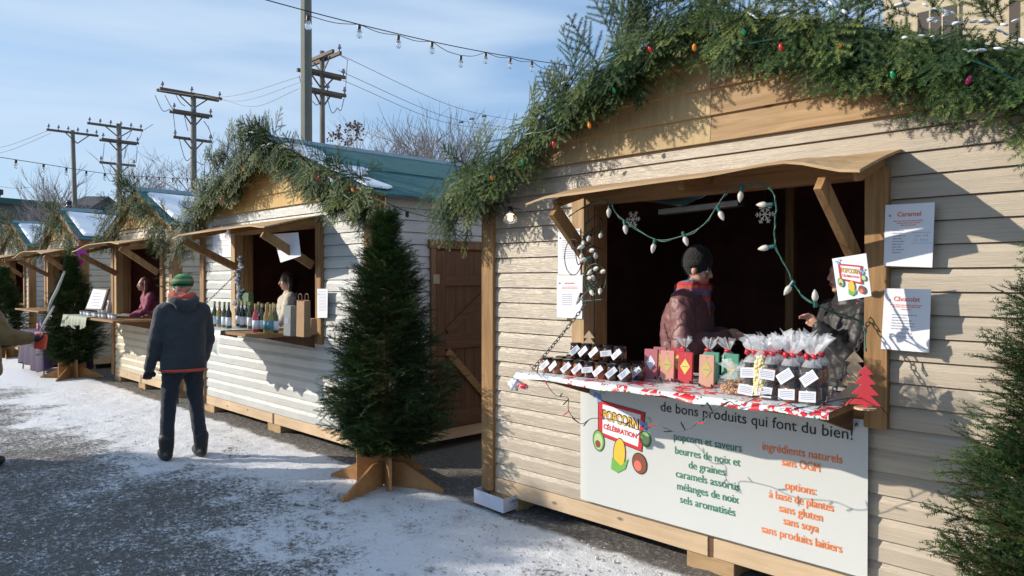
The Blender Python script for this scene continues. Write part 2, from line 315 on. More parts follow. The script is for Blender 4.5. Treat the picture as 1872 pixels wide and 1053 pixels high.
def foliage(name, places, templ, material, parent, seed=1):
    rs = random.Random(seed); off = np.array(ORG[parent.name]) if parent is not None else np.zeros(3); A = []; B = []
    for pos, d, up, sc, tone in places:
        T, K = templ[rs.randrange(len(templ))]; d = Vector(d).normalized(); up = Vector(up); s_ = up.cross(d)
        if s_.length < 1e-3: s_ = d.orthogonal()
        s_.normalize(); n_ = d.cross(s_); Mx = np.array([[d.x, s_.x, n_.x], [d.y, s_.y, n_.y], [d.z, s_.z, n_.z]])*sc
        A.append(T @ Mx.T+(np.array(pos)-off)); B.append(np.where(K >= 1.0, 1.0, np.clip(K+tone, 0, 0.85)))
    A = np.concatenate(A); B = np.concatenate(B); nt_ = len(A); me = bpy.data.meshes.new(name)
    me.vertices.add(nt_*3); me.vertices.foreach_set('co', A.reshape(-1).astype(np.float32)); me.loops.add(nt_*3)
    me.loops.foreach_set('vertex_index', np.arange(nt_*3, dtype=np.int32)); me.polygons.add(nt_); me.polygons.foreach_set('loop_start', np.arange(0, nt_*3, 3, dtype=np.int32))
    me.update(calc_edges=True); at = me.attributes.new('tone', 'FLOAT', 'FACE'); at.data.foreach_set('value', B.astype(np.float32)); me.materials.append(material)
    o = bpy.data.objects.new(name, me); C.objects.link(o)
    if parent is not None: o.parent = parent; ORG[o.name] = ORG[parent.name]
    return o
def needle_mat(name, c0, c1, c2, stem=(0.10, 0.06, 0.035)):
    m = bpy.data.materials.new(name); m.use_nodes = True; t = m.node_tree; b = t.nodes['Principled BSDF']; l = t.links.new
    a = t.nodes.new('ShaderNodeAttribute'); a.attribute_name = 'tone'; cr = t.nodes.new('ShaderNodeValToRGB'); cr.color_ramp.interpolation = 'LINEAR'; e = cr.color_ramp.elements
    e[0].position = 0; e[0].color = (*c0, 1); e[1].position = 0.93; e[1].color = (*stem, 1)
    x = e.new(0.45); x.color = (*c1, 1); x = e.new(0.86); x.color = (*c2, 1); l(a.outputs['Fac'], cr.inputs[0]); l(cr.outputs[0], b.inputs['Base Color'])
    b.inputs['Roughness'].default_value = 0.5; b.inputs['Specular IOR Level'].default_value = 0.12
    return m
M['fir'] = needle_mat('fir_needles', (0.013, 0.042, 0.016), (0.042, 0.098, 0.030), (0.16, 0.23, 0.06))
M['garland'] = needle_mat('cut_fir_needles', (0.010, 0.034, 0.012), (0.036, 0.078, 0.022), (0.22, 0.24, 0.065))
M['dry_fir'] = needle_mat('thin_sapling_needles', (0.04, 0.06, 0.03), (0.07, 0.09, 0.045), (0.16, 0.17, 0.08))

CROWN = [(0.27, 0.17), (0.38, 0.34), (0.52, 0.43), (0.68, 0.46), (0.95, 0.42), (1.25, 0.33), (1.50, 0.27), (1.72, 0.205), (1.92, 0.12), (2.08, 0.045), (2.16, 0.015)]
def rad_at(z, prof=CROWN):
    for (a, r0), (b, r1) in zip(prof, prof[1:]):
        if a <= z <= b: return r0+(r1-r0)*(z-a)/(b-a)
    return 0.02
def make_tree(name, label, loc, seed=5, nbr=2500, templ=TW_TR, group=None, stand=True, prof=CROWN):
    t = thing(name, label, 'tree', loc, group); O = Vector(loc); rs = random.Random(seed)
    top = prof[-1][0]
    MB().tube([O+Vector((0, 0, .03)), O+Vector((0.01, 0, 1.0)), O+Vector((0, 0, top)), O+Vector((0.01, 0, top+.16))], [0.032, 0.022, 0.006, 0.0025], 8).obj('trunk', M['treated_z'], t, True)
    pl = []
    lump = [rs.uniform(0, 6.28) for _ in range(8)]
    inner = []
    for i in range(nbr):
        z = prof[0][0]+(top-prof[0][0])*(rs.random()**1.2)*0.985; a = rs.uniform(0, 2*math.pi); r = rad_at(z, prof)
        r *= 1+0.12*math.sin(3*a+lump[int(z*5) % 8])+0.13*math.sin(5*a+11*z)+rs.uniform(-.26, .20)
        k = max(0.0, r-0.13)*(1.0 if rs.random() < .6 else rs.uniform(.55, .95))
        a2 = a+rs.uniform(-.6, .6); up = 0.12+0.7*(z/top)**2+rs.uniform(-.45, .45)
        pl.append((O+Vector((math.cos(a)*k, math.sin(a)*k, z)), (math.cos(a2), math.sin(a2), up), Vector((rs.uniform(-.6, .6), rs.uniform(-.6, .6), 1)), rs.uniform(.75, 1.25)*(1 if r > .15 else .8), rs.uniform(-.15, .08)+.22*math.sin(a*4+z*13+seed)*math.sin(z*21+a)))
    for i in range(int(nbr*.22)):
        z = prof[0][0]+.05+(top-.2-prof[0][0])*rs.random(); a = rs.uniform(0, 6.283); r = max(.05, rad_at(z, prof)-.10)
        inner.append((O+Vector((math.cos(a)*r*.25, math.sin(a)*r*.25, z)), (math.cos(a), math.sin(a), rs.uniform(-.5, .6)), Vector((rs.uniform(-1, 1), rs.uniform(-1, 1), .6)), min(1.1, r/.27), -.3))  # inner boughs toned dark, the crown's shade put into their colour
    for k in range(9):
        pl.append((O+Vector((0, 0, top-.22+.025*k)), (rs.uniform(-.45, .45), rs.uniform(-.45, .45), 1), (1, 0, 0), 0.6, .1))
    cr = foliage('crown', pl, templ, M['fir'], t, seed); foliage('inner_boughs', inner, TW_LO, M['fir'], t, seed+1)
    if stand:
        def fin(an, th=0.02):
            U = Vector((math.cos(an), math.sin(an), 0)); N_ = Vector((-math.sin(an), math.cos(an), 0))
            m = MB(); m.prism([(0.0, 0), (0.50, 0), (0.50, 0.025), (0.12, 0.20), (0.0, 0.20)], O+N_*(-0.01)+U*0.05, U, Vector((0, 0, 1)), N_, th)
            return m
        for an in (0.35, 0.35+math.pi/2, 0.35+math.pi, 0.35-math.pi/2): fin(an).obj('stand_foot', M['plank'], t)
        for k, an in enumerate((0.35+math.pi/4, 0.35-math.pi/4)):
            U = Vector((math.cos(an), math.sin(an), 0)); N_ = Vector((-math.sin(an), math.cos(an), 0)); h0 = 0.335-0.004*k
            MB().prism([(-0.23, 0.005), (0.23, 0.005), (0.23, h0), (-0.23, h0)], O-N_*0.011, U, Vector((0, 0, 1)), N_, 0.022).obj('stand_board', M['plank'], t)
    return t
M['plank'] = wood('orange_plywood', (0.50, 0.26, 0.10), (0.38, 0.18, 0.06), 'x', scale=0.7)

# ---------------------------------------------------------------- kiosk
def course_strips(mb, spans, z0, z1, e, mp, seed=0):
    """lap siding; spans(z)-> list of (u0,u1); mp(u, d, z) -> point"""
    rs = random.Random(seed); z = z0
    while z < z1-0.01:
        zt = min(z+e, z1); h = zt-z; d = 0.0175
        for u0, u1 in spans((z+zt)/2):
            n = max(1, int((u1-u0)/0.35)); jit = [rs.uniform(-0.0012, 0.0012) for _ in range(n+1)]; vs = []
            for i in range(n+1):
                u = u0+(u1-u0)*i/n; j = jit[i]
                vs += [mp(u, 0.001, zt), mp(u, 0.0155+j, zt-0.34*h), mp(u, 0.017+j, z+0.10*h), mp(u, d+j, z+0.004), mp(u, 0.002, z+0.003+j*0.3)]
            fs = [(i*5+k, (i+1)*5+k, (i+1)*5+k+1, i*5+k+1) for i in range(n) for k in range(4)]
            mb.add(vs, fs)
            if u1-u0 > .9 and rs.random() < .5:
                u = rs.uniform(u0+.2, u1-.2); q = [mp(u, 0.003, zt-.002), mp(u, 0.0172, zt-0.34*h), mp(u, 0.0187, z+0.10*h), mp(u, d+.0017, z+0.004)]; q2 = [mp(u+.30, 0.0005, zt-.002), mp(u+.30, 0.0140, zt-0.34*h), mp(u+.30, 0.0155, z+0.10*h), mp(u+.30, d-.002, z+0.004)]
                mb.add(q+q2, [(i, i+1, i+5, i+4) for i in range(3)])
        z = zt
def kiosk(label, xl, xr, F, eave, ridge, o, sid, sid_side, gable=('gable_gold',)*2, depth=2.6, e=0.108, zw=None, base='pale_x', post='treated_z', group=None,
          shelf=None, awn=None, snow=(), door=False, detail=True, side_snow_cover=0.0):
    xc = (xl+xr)/2; t = thing('market_kiosk', label, 'kiosk', (xc, F, 0), group); B = F+depth; s = (ridge-eave)/((xr-xl)/2)
    zw = zw or eave+0.03; z0 = 0.20; ol, orr, oz0, oz1 = o
    def spans(z):
        a, b = xl+0.1, xr-0.1
        if z > eave: a = max(a, xc-(ridge-z)/s); b = min(b, xc+(ridge-z)/s)
        if b-a < 0.02: return []
        if oz0-0.03 < z < oz1+0.03: return [(a, ol-0.005), (orr+0.005, b)]
        return [(a, b)]
    mb = MB(); course_strips(mb, spans, z0, zw, e, lambda u, d, z: (u, F-d, z), 3); mb.obj('siding', M[sid], t)
    # gable boards, two runs meeting at the middle
    for k, gm in enumerate(gable):
        mb = MB(); z = zw; hgt = 0.150; i = 0
        while z < ridge-0.03:
            zt = min(z+hgt, ridge); lim = (ridge-z)/s; a, b = (xc-lim, xc-0.001) if k == 0 else (xc+0.002, xc+lim)
            a = max(a, xl+0.02); b = min(b, xr-0.02); a2 = max(a, xc-(ridge-zt)/s) if k == 0 else a; b2 = min(b, xc+(ridge-zt)/s) if k else b
            mb.add([(a, F-0.034, z), (b, F-0.034, z), (b2, F-0.016, zt), (a2, F-0.016, zt), (a, F-0.003, z), (b, F-0.003, z), (b2, F-0.003, zt), (a2, F-0.003, zt)],
                   [(0, 1, 2, 3), (0, 4, 5, 1), (1, 5, 6, 2), (2, 6, 7, 3), (3, 7, 4, 0)]); z = zt; i += 1
        mb.obj('gable_board', M[gm], t)
    # sides, back, floor
    for sx, x in ((1, xr), (-1, xl)):
        mb = MB(); dspan = (F+0.62, F+1.62) if (door and sx == 1) else None
        def sp2(z):
            if dspan and z < 2.03: return [(F+0.1, dspan[0]), (dspan[1], B)]
            return [(F+0.1, B)]
        course_strips(mb, sp2, z0, eave, e, lambda u, d, z: (x-0.006*sx+sx*d, u, z), 5); mb.obj('side_siding', M[sid_side], t)
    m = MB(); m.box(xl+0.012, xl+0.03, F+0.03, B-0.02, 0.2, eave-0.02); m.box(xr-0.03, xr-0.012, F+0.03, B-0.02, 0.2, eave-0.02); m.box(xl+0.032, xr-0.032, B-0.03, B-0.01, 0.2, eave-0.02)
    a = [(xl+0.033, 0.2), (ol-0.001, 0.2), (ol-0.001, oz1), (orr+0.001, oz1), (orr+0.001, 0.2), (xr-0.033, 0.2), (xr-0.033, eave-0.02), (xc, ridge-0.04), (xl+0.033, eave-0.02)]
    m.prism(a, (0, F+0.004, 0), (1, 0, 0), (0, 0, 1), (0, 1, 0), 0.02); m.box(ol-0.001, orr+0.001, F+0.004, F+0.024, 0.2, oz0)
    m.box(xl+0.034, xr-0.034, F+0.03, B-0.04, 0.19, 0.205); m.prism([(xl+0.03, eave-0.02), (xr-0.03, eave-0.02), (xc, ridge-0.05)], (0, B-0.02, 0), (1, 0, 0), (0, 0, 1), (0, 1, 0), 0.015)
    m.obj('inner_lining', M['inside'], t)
    for x in (xl, xr):
        sgn = 1 if x == xr else -1; x0, x1 = (x-0.102, x+0.022) if sgn > 0 else (x-0.022, x+0.102)
        m = MB(); m.box(x0, x1, F-0.045, F+0.10, 0.095, eave+0.01 if detail else eave); m.obj('corner_post', M[post], t, bevel=0.004)
    m = MB(); m.box(xl+0.1, xc-0.015, F-0.02, F+0.018, 0.088, 0.198); m.box(xc+0.02, xr-0.1, F-0.018, F+0.018, 0.09, 0.198); m.obj('base_beam', M[base], t, bevel=0.004)
    m = MB(); m.box(xc-0.013, xc+0.018, F-0.012, F+0.018, 0.09, 0.196); m.obj('base_joint', M['brown_x'], t)
    m = MB(); m.box(xr-0.018, xr+0.016, F+0.105, B, 0.09, 0.198); m.box(xl-0.016, xl+0.018, F+0.105, B, 0.09, 0.198); m.box(xl+0.02, xr-0.02, B-0.04, B, 0.09, 0.198); m.obj('side_beam', M[base[:-1]+'y'], t)
    for bx in (xl+0.02, xc-0.16, xr-0.34):
        for by in (F-0.005, B-0.3):
            MB().box(bx, bx+0.30, by, by+0.22, -0.02, 0.088).obj('support_block', M['pine_x'], t, bevel=0.004)
    # roof
    ov = 0.11; rs_ = random.Random(11)
    for sx in (-1, 1):
        def rp(u, y, up): 
            return (xc+sx*u, y, ridge+0.03-s*u+up)
        he = (xr-xl)/2+0.16; mid = he*0.52
        for (u0, u1, lift) in ((mid-0.04, he, 0.0), (0.0, mid, 0.014)):
            m = MB(); n = 10; vs = []
            for i in range(n+1):
                y = F-ov+(depth+ov+0.16)*i/n
                for (u, q) in ((u0, lift+0.022), (u1, lift+0.022+rs_.uniform(-.002, .002)), (u1, lift), (u0, lift)): vs.append(rp(u, y, q))
            m.add(vs, [(i*4+k, (i+1)*4+k, (i+1)*4+(k+1) % 4, i*4+(k+1) % 4) for i in range(n) for k in range(4)]+[(0, 1, 2, 3), (n*4+3, n*4+2, n*4+1, n*4)])
            m.obj('roof', M['roof'], t)
        MB().add([rp(0.0, F-ov+.01, -.004), rp(he, F-ov+.01, -.004), rp(he, F-ov+.01, -.10), rp(0, F-ov+.01, -.10), rp(0.0, F-ov+.035, -.004), rp(he, F-ov+.035, -.004), rp(he, F-ov+.035, -.10), rp(0, F-ov+.035, -.10)],
                 [(0,1,2,3),(4,7,6,5),(0,4,5,1),(1,5,6,2),(2,6,7,3),(3,7,4,0)]).obj('rake_board', M['treated_x'], t)
    m = MB(); m.prism([(-0.11, -0.11*s-0.01), (0, 0.005), (0.11, -0.11*s-0.01), (0.11, -0.11*s+0.012), (0, 0.03), (-0.11, -0.11*s+0.012)], (xc, F-ov, ridge+0.065), (1, 0, 0), (0, 0, 1), (0, 1, 0), depth+ov+0.16); m.obj('ridge_cap', M['ridgecap'], t)
    for (sx, poly) in snow:          # snow lying on a slope, outline in (distance from ridge, distance from front edge)
        m = MB(); n = len(poly); bot = []; top = []; 
        for (u, y) in poly: bot.append((xc+sx*u, F-ov+y, ridge+0.066-s*u))
        cu = sum(p[0] for p in poly)/n; cy = sum(p[1] for p in poly)/n
        for (u, y) in poly: u2 = u+(cu-u)*0.05; y2 = y+(cy-y)*0.03; top.append((xc+sx*u2, F-ov+y2, ridge+0.066-s*u2+(0.045 if depth == 2.6 else 0.02)))
        m.add(bot+top, [tuple(range(n)), tuple(range(2*n-1, n-1, -1))]+[(i, i+n, (i+1) % n+n, (i+1) % n) for i in range(n)])
        m.obj('roof_snow', M['snow'], t, bevel=0.02)
    # window frame, boards proud of the siding
    fwid = 0.105
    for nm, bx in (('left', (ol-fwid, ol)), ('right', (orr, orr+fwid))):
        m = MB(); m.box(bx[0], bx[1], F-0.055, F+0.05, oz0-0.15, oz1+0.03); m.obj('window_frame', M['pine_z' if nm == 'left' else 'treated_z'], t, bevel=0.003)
    m = MB(); m.box(ol+0.002, orr-0.002, F-0.045, F+0.05, oz1-0.02, oz1+0.09); m.obj('window_header', M['treated_x'], t, bevel=0.003)
    m = MB(); m.box(ol+0.002, orr-0.002, F-0.04, F+0.05, oz0-0.14, oz0-0.03); m.obj('window_sill', M['treated_x'], t, bevel=0.003)
    m = MB(); m.box(ol+0.003, ol+0.02, F+0.05, F+0.16, oz0-0.02, oz1); m.obj('window_jamb', M['treated_z'], t)
    if shelf:
        (fl, fr, bl, br, z) = shelf
        m = MB(); m.add([(fl[0], fl[1], z-0.035), (fr[0], fr[1], z-0.035), (br, F+0.17, z-0.035), (bl, F+0.17, z-0.035), (fl[0], fl[1], z-0.006), (fr[0], fr[1], z-0.006), (br, F+0.17, z-0.006), (bl, F+0.17, z-0.006)],
                        [(0,3,2,1),(4,5,6,7),(0,1,5,4),(1,2,6,5),(2,3,7,6),(3,0,4,7)])
        sh = m.obj('shelf', M['treated_x'], t, bevel=0.003)
        for x, y in ((fl[0]+0.10, fl[1]), (fr[0]-0.10, fr[1])):
            m = MB(); m.prism([(0, 0), (-(F-0.06-y)*0.9, 0), (0, -0.13)], (x-.012, F-0.06, z-0.037), (0, 1, 0), (0, 0, 1), (1, 0, 0), 0.024); m.obj('shelf_bracket', M['brown_y'], sh)
    if awn:
        (ax0, ax1, p, zb, zf) = awn        # zf: list of (fraction along, front height)
        m = MB(); n = 24; vs = []
        def zfr(f):
            for (a, za), (b, zb2) in zip(zf, zf[1:]):
                if a <= f <= b: q = (f-a)/(b-a); q = q*q*(3-2*q); return za+(zb2-za)*q
            return zf[-1][1]
        for i in range(n+1):
            f = i/n; x = ax0+(ax1-ax0)*f
            for j in range(5):
                g = j/4; z = zb+(zfr(f)-zb)*g+0.006*math.sin(math.pi*g); vs.append((x, F-0.02-p*g, z))
        for i in range(n+1):
            for j in range(5): x, y, z = vs[i*5+j]; vs.append((x, y, z-0.013))
        N0 = (n+1)*5; fs = []
        for i in range(n):
            for j in range(4): a = i*5+j; fs += [(a, a+1, a+6, a+5), (N0+a, N0+a+5, N0+a+6, N0+a+1)]
            fs += [(i*5+4, N0+i*5+4, N0+i*5+9, i*5+9), (i*5, i*5+5, N0+i*5+5, N0+i*5)]
        for j in range(4): fs += [(j, N0+j, N0+j+1, j+1), (n*5+j, n*5+j+1, N0+n*5+j+1, N0+n*5+j)]
        m.add(vs, fs); aw = m.obj('awning', M['pine_x'], t)
        for f in (0.04, 0.5, 0.96):
            x = ax0+(ax1-ax0)*f; m = MB(); m.bar((x, F-0.06, zb-0.05), (x, F-p+0.16, zfr(f)-0.01), 0.035, 0.05); m.obj('awning_rib', M['treated_y'], aw, bevel=0.003)
        for f, xi, xo in ((0.0, ol+0.06, ax0+0.16), (1.0, orr-0.04, ax1-0.20)):
            m = MB(); m.bar((xi, F-0.06, oz1-0.40), (xo, F-p+0.06, zfr(0.06 if f == 0 else .9)-0.07), 0.038, 0.085, up=(0, 1, 0.6)); m.obj('brace', M['treated_z'], aw, bevel=0.003)
    if door:
        y0, y1, zb_, zt_ = F+0.68, F+1.56, 0.20, 1.94; x = xr+0.01
        for yy in (F+0.62, F+1.56): MB().box(x-0.012, x+0.03, yy, yy+0.06, 0.2, 1.96).obj('door_frame', M['stain_z'], t, bevel=0.003)
        m = MB(); m.box(x-0.012, x+0.032, F+0.60, F+1.64, 1.962, 2.045); m.obj('door_lintel', M['stain_z'], t, bevel=0.003)
        m = MB(); k = 7; wd = (y1-y0-0.01)/k
        for i in range(k): m.box(x-0.01, x+0.006, y0+0.005+wd*i+0.0015, y0+0.005+wd*(i+1)-0.0015, zb_+0.01, zt_)
        dr = m.obj('door', M['brown_z'], t)
        m = MB(); 
        for a, b in ((y0+0.006, y0+0.11), (y1-0.11, y1-0.006)): m.box(x+0.0065, x+0.026, a, b, zb_+0.01, zt_-0.002)
        m.obj('door_stile', M['brown_z'], dr, bevel=0.002)
        for zz in (zb_+0.01, 0.98, zt_-0.34): MB().box(x+0.0065, x+0.0255, y0+0.112, y1-0.112, zz, zz+(0.15 if zz < 1.5 else 0.10)).obj('door_rail', M['brown_y'], dr, bevel=0.002)
        for za, zc in ((zb_+0.18, 0.96), (1.15, zt_-0.35)):
            for q in (0,):
                a_, b_ = (y1-0.14, y0+0.14) if za < 1 else (y0+0.14, y1-0.14)
                MB().bar((x+0.016, a_, za), (x+0.016, b_, zc), 0.02, 0.075, up=(0, 0, 1)).obj('door_brace', M['treated_y' if za < 1 else 'brown_y'], dr)  # lower brace in lighter wood for the sunlight falling on it
        for zz in (1.62, 0.5): MB().box(x+0.031, x+0.036, y0-0.045, y0+0.035, zz, zz+0.09).obj('hinge', M['metal'], dr)
    return t
M['ridgecap'] = mat('grey_ridge_cap', (0.20, 0.28, 0.31), 0.7, var=0.2)

F1, F2 = 3.70, 3.73
K1 = kiosk('nearest beige kiosk with a pine gable, selling nuts and chocolate over a banner', -4.05, -0.29, F1, 2.40, 3.08, (-3.07, -1.33, 1.10, 2.16), 'tan', 'tan_side', ('gable_left', 'gable_right'), depth=2.6, e=0.1075, zw=2.426,
           shelf=((-3.13, 3.15), (-1.288, 3.13), -3.06, -1.34, 1.092), awn=(-3.14, -1.18, 0.50, 2.262, [(0, 2.12), (0.08, 2.15), (0.6, 2.168), (0.82, 2.19), (1.0, 2.115)]),
           snow=((1, [(0.1, 0.05), (0.9, 0.05), (1.4, 0.5), (1.3, 2.4), (0.1, 2.6)]), (-1, [(0.05, 0.05), (0.5, 0.05), (0.6, 2.2), (0.05, 2.4)])))
K2 = kiosk('white kiosk with a golden gable and a brown side door, selling bottles', -9.47, -5.60, F2, 2.43, 3.13, (-8.42, -6.56, 1.17, 2.20), 'white', 'white_side', ('gable_gold', 'gable_gold'), depth=2.62, e=0.112, zw=2.44,
           shelf=((-8.45, 3.06), (-6.47, 3.05), -8.40, -6.52, 1.15), awn=(-8.75, -6.44, 0.62, 2.30, [(0, 2.14), (0.1, 2.17), (0.85, 2.18), (1.0, 2.15)]), door=True, post='treated_z',
           snow=((1, [(0.25, 0.0), (1.0, 0.0), (1.03, 0.10), (0.8, 0.30), (0.5, 0.42), (0.25, 0.36)]), (1, [(1.12, 0.0), (1.5, 0.0), (1.52, 0.25), (1.40, 0.40), (1.30, 0.36), (1.22, 0.55), (1.12, 0.5)]), (1, [(1.60, 0.02), (1.95, 0.02), (1.99, 0.22), (1.90, 0.34), (1.78, 0.30), (1.62, 0.25)])))
K3 = kiosk('cream kiosk with snowy roof behind the man in the red scarf', -13.35, -10.62, 3.78, 2.43, 2.98, (-13.05, -11.05, 1.12, 2.16), 'cream', 'cream_side', depth=2.6, e=0.11,
           shelf=((-13.5, 3.12), (-11.1, 3.12), -13.0, -11.1, 1.10), awn=(-13.35, -10.95, 0.6, 2.27, [(0, 2.12), (0.4, 2.20), (0.8, 2.2), (1.0, 2.16)]), door=True,
           snow=((1, [(0.22, 0.1), (1.45, 0.1), (1.50, 2.3), (0.85, 2.75), (0.4, 2.2)]), (-1, [(0.1, 0.1), (1.45, 0.1), (1.5, 2.8), (0.1, 2.8)])))
K4 = kiosk('cream kiosk half hidden by a wrapped fir, magenta star at its awning', -17.95, -15.20, 3.78, 2.43, 3.0, (-17.6, -15.6, 1.12, 2.16), 'cream', 'cream_side', depth=2.6, e=0.11,
           shelf=((-17.6, 3.15), (-15.6, 3.15), -17.6, -15.6, 1.10), awn=(-17.9, -15.35, 0.6, 2.27, [(0, 2.12), (0.4, 2.22), (0.8, 2.2), (1.0, 2.14)]), door=True,
           snow=((1, [(0.2, 0.1), (1.45, 0.1), (1.50, 2.75), (0.9, 2.75), (0.4, 1.6)]),))
K5 = kiosk('farthest white kiosk cut by the left edge of the photo', -22.4, -19.4, 3.78, 2.43, 3.0, (-21.9, -19.9, 1.12, 2.16), 'white', 'white_side', depth=2.6, e=0.11,
           shelf=((-21.9, 3.2), (-19.9, 3.2), -21.9, -19.9, 1.10), awn=(-22.1, -19.6, 0.6, 2.27, [(0, 2.12), (0.4, 2.22), (0.8, 2.2), (1.0, 2.14)]), snow=((1, [(0.2, 0.1), (1.55, 0.1), (1.6, 2.75), (0.2, 2.75)]),))
# unseen kiosk added across the lane so its shadow falls on the snow
K6 = dup(K2, (-9.5, -1.7, 0), math.pi, 'unseen white kiosk added across the lane to shade the snow')

# ---------------------------------------------------------------- garlands
def garland(label, xc, half, F, ridge, s, templ, n, seed, amt=0.4, Y0=0.11, tall=0, bulbs=(), snowy=0.0, tone=0.0, lights=True, ext=0.3, droopL=0.0):
    t = thing('fir_garland', label, 'garland', (xc, F-Y0, ridge)); rs = random.Random(seed); pl = []
    for i in range(n):
        u = rs.uniform(-1, 1)*(half+ext); x = xc+u; zc = ridge+0.02-s*abs(u); th = (amt(u) if callable(amt) else amt)*(0.8+0.3*math.sin(u*3.1+seed)+0.15*math.sin(u*8))
        q = rs.random(); z = zc+0.13-th*q; y = F-Y0-0.03-0.13*rs.random()+0.07*q
        up = rs.random()
        if q < 0.22 and up < 0.55: d = Vector((rs.uniform(-.9, .9)+(0.5 if u < 0 else -.2), rs.uniform(-.7, .2), rs.uniform(.1, .75)))
        else: d = Vector((rs.uniform(-.55, .55)+(-.25 if u < -half*.7 else 0), rs.uniform(-.55, .05), rs.uniform(-1.1, -.45)))
        if u < -half*0.8: z -= droopL*rs.random()
        pl.append(((x, y, z), d, Vector((rs.uniform(-.5, .5), -1, rs.uniform(0, .8))), rs.uniform(.55, 1.15), rs.uniform(-.18, .12)+.28*math.sin(x*9+z*7+seed)*math.sin(x*23)+tone))
    for (u, hgt, wd, cnt) in (tall if tall else ()):      # upright boughs
        for k in range(cnt):
            a = rs.random(); pl.append(((xc+u+rs.uniform(-wd, wd)*(1-a*.8), F-Y0-0.08+rs.uniform(-.12, .12), ridge-s*abs(u)+hgt*a-.05), (rs.uniform(-.7, .7), rs.uniform(-.5, .3), rs.uniform(.4, 1.1)), (rs.uniform(-.3, .3), -1, .3), rs.uniform(.6, .95), rs.uniform(-.15, .25)+tone))
    foliage('boughs', pl, templ, M['garland'], t, seed)
    if snowy:
        m = MB()
        for k in range(int(snowy)):
            u = rs.uniform(-1, 1)*half; L_ = rs.uniform(.03, .09); x = xc+u
            sl = math.atan(s)*(1 if u > 0 else -1); L_ = rs.uniform(.02, .055)*(1.35 if u > 0 else 1); c0 = Vector((x, F-Y0-rs.uniform(-.06, .18), ridge+(0.105 if u > 0 else 0.09)-s*abs(u)+rs.uniform(-.13, .06))); n0 = len(m.v)
            an_ = rs.uniform(-.5, .5)-sl
            for q in range(7):
                e_ = rs.uniform(-1, 1)*L_*1.1; r_ = L_*rs.uniform(.16, .42); m.ball(c0+Vector((e_*math.cos(an_), rs.uniform(-.35, .35)*L_, e_*math.sin(an_)+rs.uniform(-.004, .004))), (r_, r_*rs.uniform(.6, 1), r_*rs.uniform(.22, .4)), 8, Matrix.Rotation(-an_+rs.uniform(-.2, .2), 3, 'Y'))
            for q in range(n0, len(m.v)): v = Vector(m.v[q]); d_ = v-c0; f_ = 1+.10*noise.noise(v*60); m.v[q] = tuple(c0+d_*f_)
        m.obj('snow_clumps', M['snow'], t, True)
    pts = []
    for k in range(25):
        u = -half-ext*.6+(2*half+ext*1.2)*k/24; pts.append((xc+u, F-Y0-0.16+0.03*math.sin(k*2.1), ridge-0.08-s*abs(u)+0.04*math.sin(k*1.7)))
    MB().tube(curve_pts(pts, 3), 0.0035, 5).obj('light_wire', M['gwire'], t)
    for (px, py, c) in bulbs:
        p = WY(px, py, F-Y0-0.20); b_ = MB(); b_.lathe([(0.002, -.018), (0.008, -.012), (0.0115, 0), (0.008, .010), (0.006, .018)], p, 10, axis=(rs.uniform(-.5, .5), rs.uniform(-.5, 0), 1)); b_.obj('bulb', M['bulb_'+c], t, True)
    return t
for c, col in (('red', (0.65, 0.015, 0.015)), ('orange', (0.85, 0.25, 0.01)), ('green', (0.005, 0.26, 0.10)), ('pink', (0.45, 0.01, 0.12))): M['bulb_'+c] = mat(c+'_bulb', col, 0.15, emit=0.12, coat=1)
s1 = 0.68/1.88; s2 = 0.70/1.935
garland('snow dusted fir garland with coloured bulbs on the gable of the nearest kiosk', -2.17, 1.88, F1, 3.08, s1, TW_GA, 640, 21, amt=lambda u: (0.36 if u < -1.2 else 0.10 if u < 0.15 else 0.10+min(1, (u-.15)/.5)*0.14), snowy=64, ext=0.27, droopL=.03, tone=0.02, tall=((-1.0, .16, .22, 10), (-.40, .22, .30, 26), (0.3, .06, .3, 8), (0.75, .10, .2, 5)),
        bulbs=((1188, 92, 'red'), (1268, 88, 'orange'), (1358, 60, 'green'), (1426, 88, 'red'), (1533, 88, 'orange'), (1630, 138, 'green'), (1768, 148, 'pink'), (1122, 166, 'green'), (1077, 230, 'orange'), (1012, 264, 'red'), (955, 298, 'green'), (899, 326, 'orange')))
garland('thick fir garland with a tall tuft on the white kiosk gable', -7.53, 1.93, F2, 3.13, s2, TW_GA, 620, 22, amt=0.24, snowy=14, ext=0.24, droopL=.35, tone=0.08, tall=((-.25, .24, .42, 60), (-.8, .18, .35, 40), (-1.35, .12, .3, 20)),
        bulbs=((405, 365, 'red'), (446, 311, 'orange'), (583, 325, 'red'), (609, 338, 'green'), (645, 348, 'orange'), (508, 314, 'orange'), (545, 300, 'green')))
for _g in [o for o in C.objects if o.get('label', '').startswith('thick fir garland')]: dup(_g, (-9.5, -1.59, 3.13), math.pi, 'unseen fir garland added to soften the shadow edge of the kiosk across the lane')  # unseen garland added to break up the hard edge of that kiosk's shadow
garland('fir garland with a tall peak on the snowy roofed cream kiosk', -11.98, 1.37, 3.78, 2.98, 0.40, TW_LO, 420, 23, amt=0.42, ext=0.2, tone=0.1, tall=((0, .22, .3, 45),), bulbs=((242, 408, 'orange'),))
garland('fir garland on the kiosk left of the magenta star', -16.57, 1.37, 3.78, 3.0, 0.41, TW_LO, 380, 24, amt=0.5, ext=0.2, tone=0.1, tall=((0, .2, .35, 35),), bulbs=((98, 433, 'orange'), (109, 438, 'orange'), (50, 430, 'red')))
garland('fir garland on the farthest kiosk at the left edge', -20.9, 1.5, 3.78, 3.0, 0.38, TW_LO, 320, 25, amt=0.5, ext=0.2, tone=0.12, tall=((0, .22, .3, 30),), bulbs=((13, 418, 'red'),))

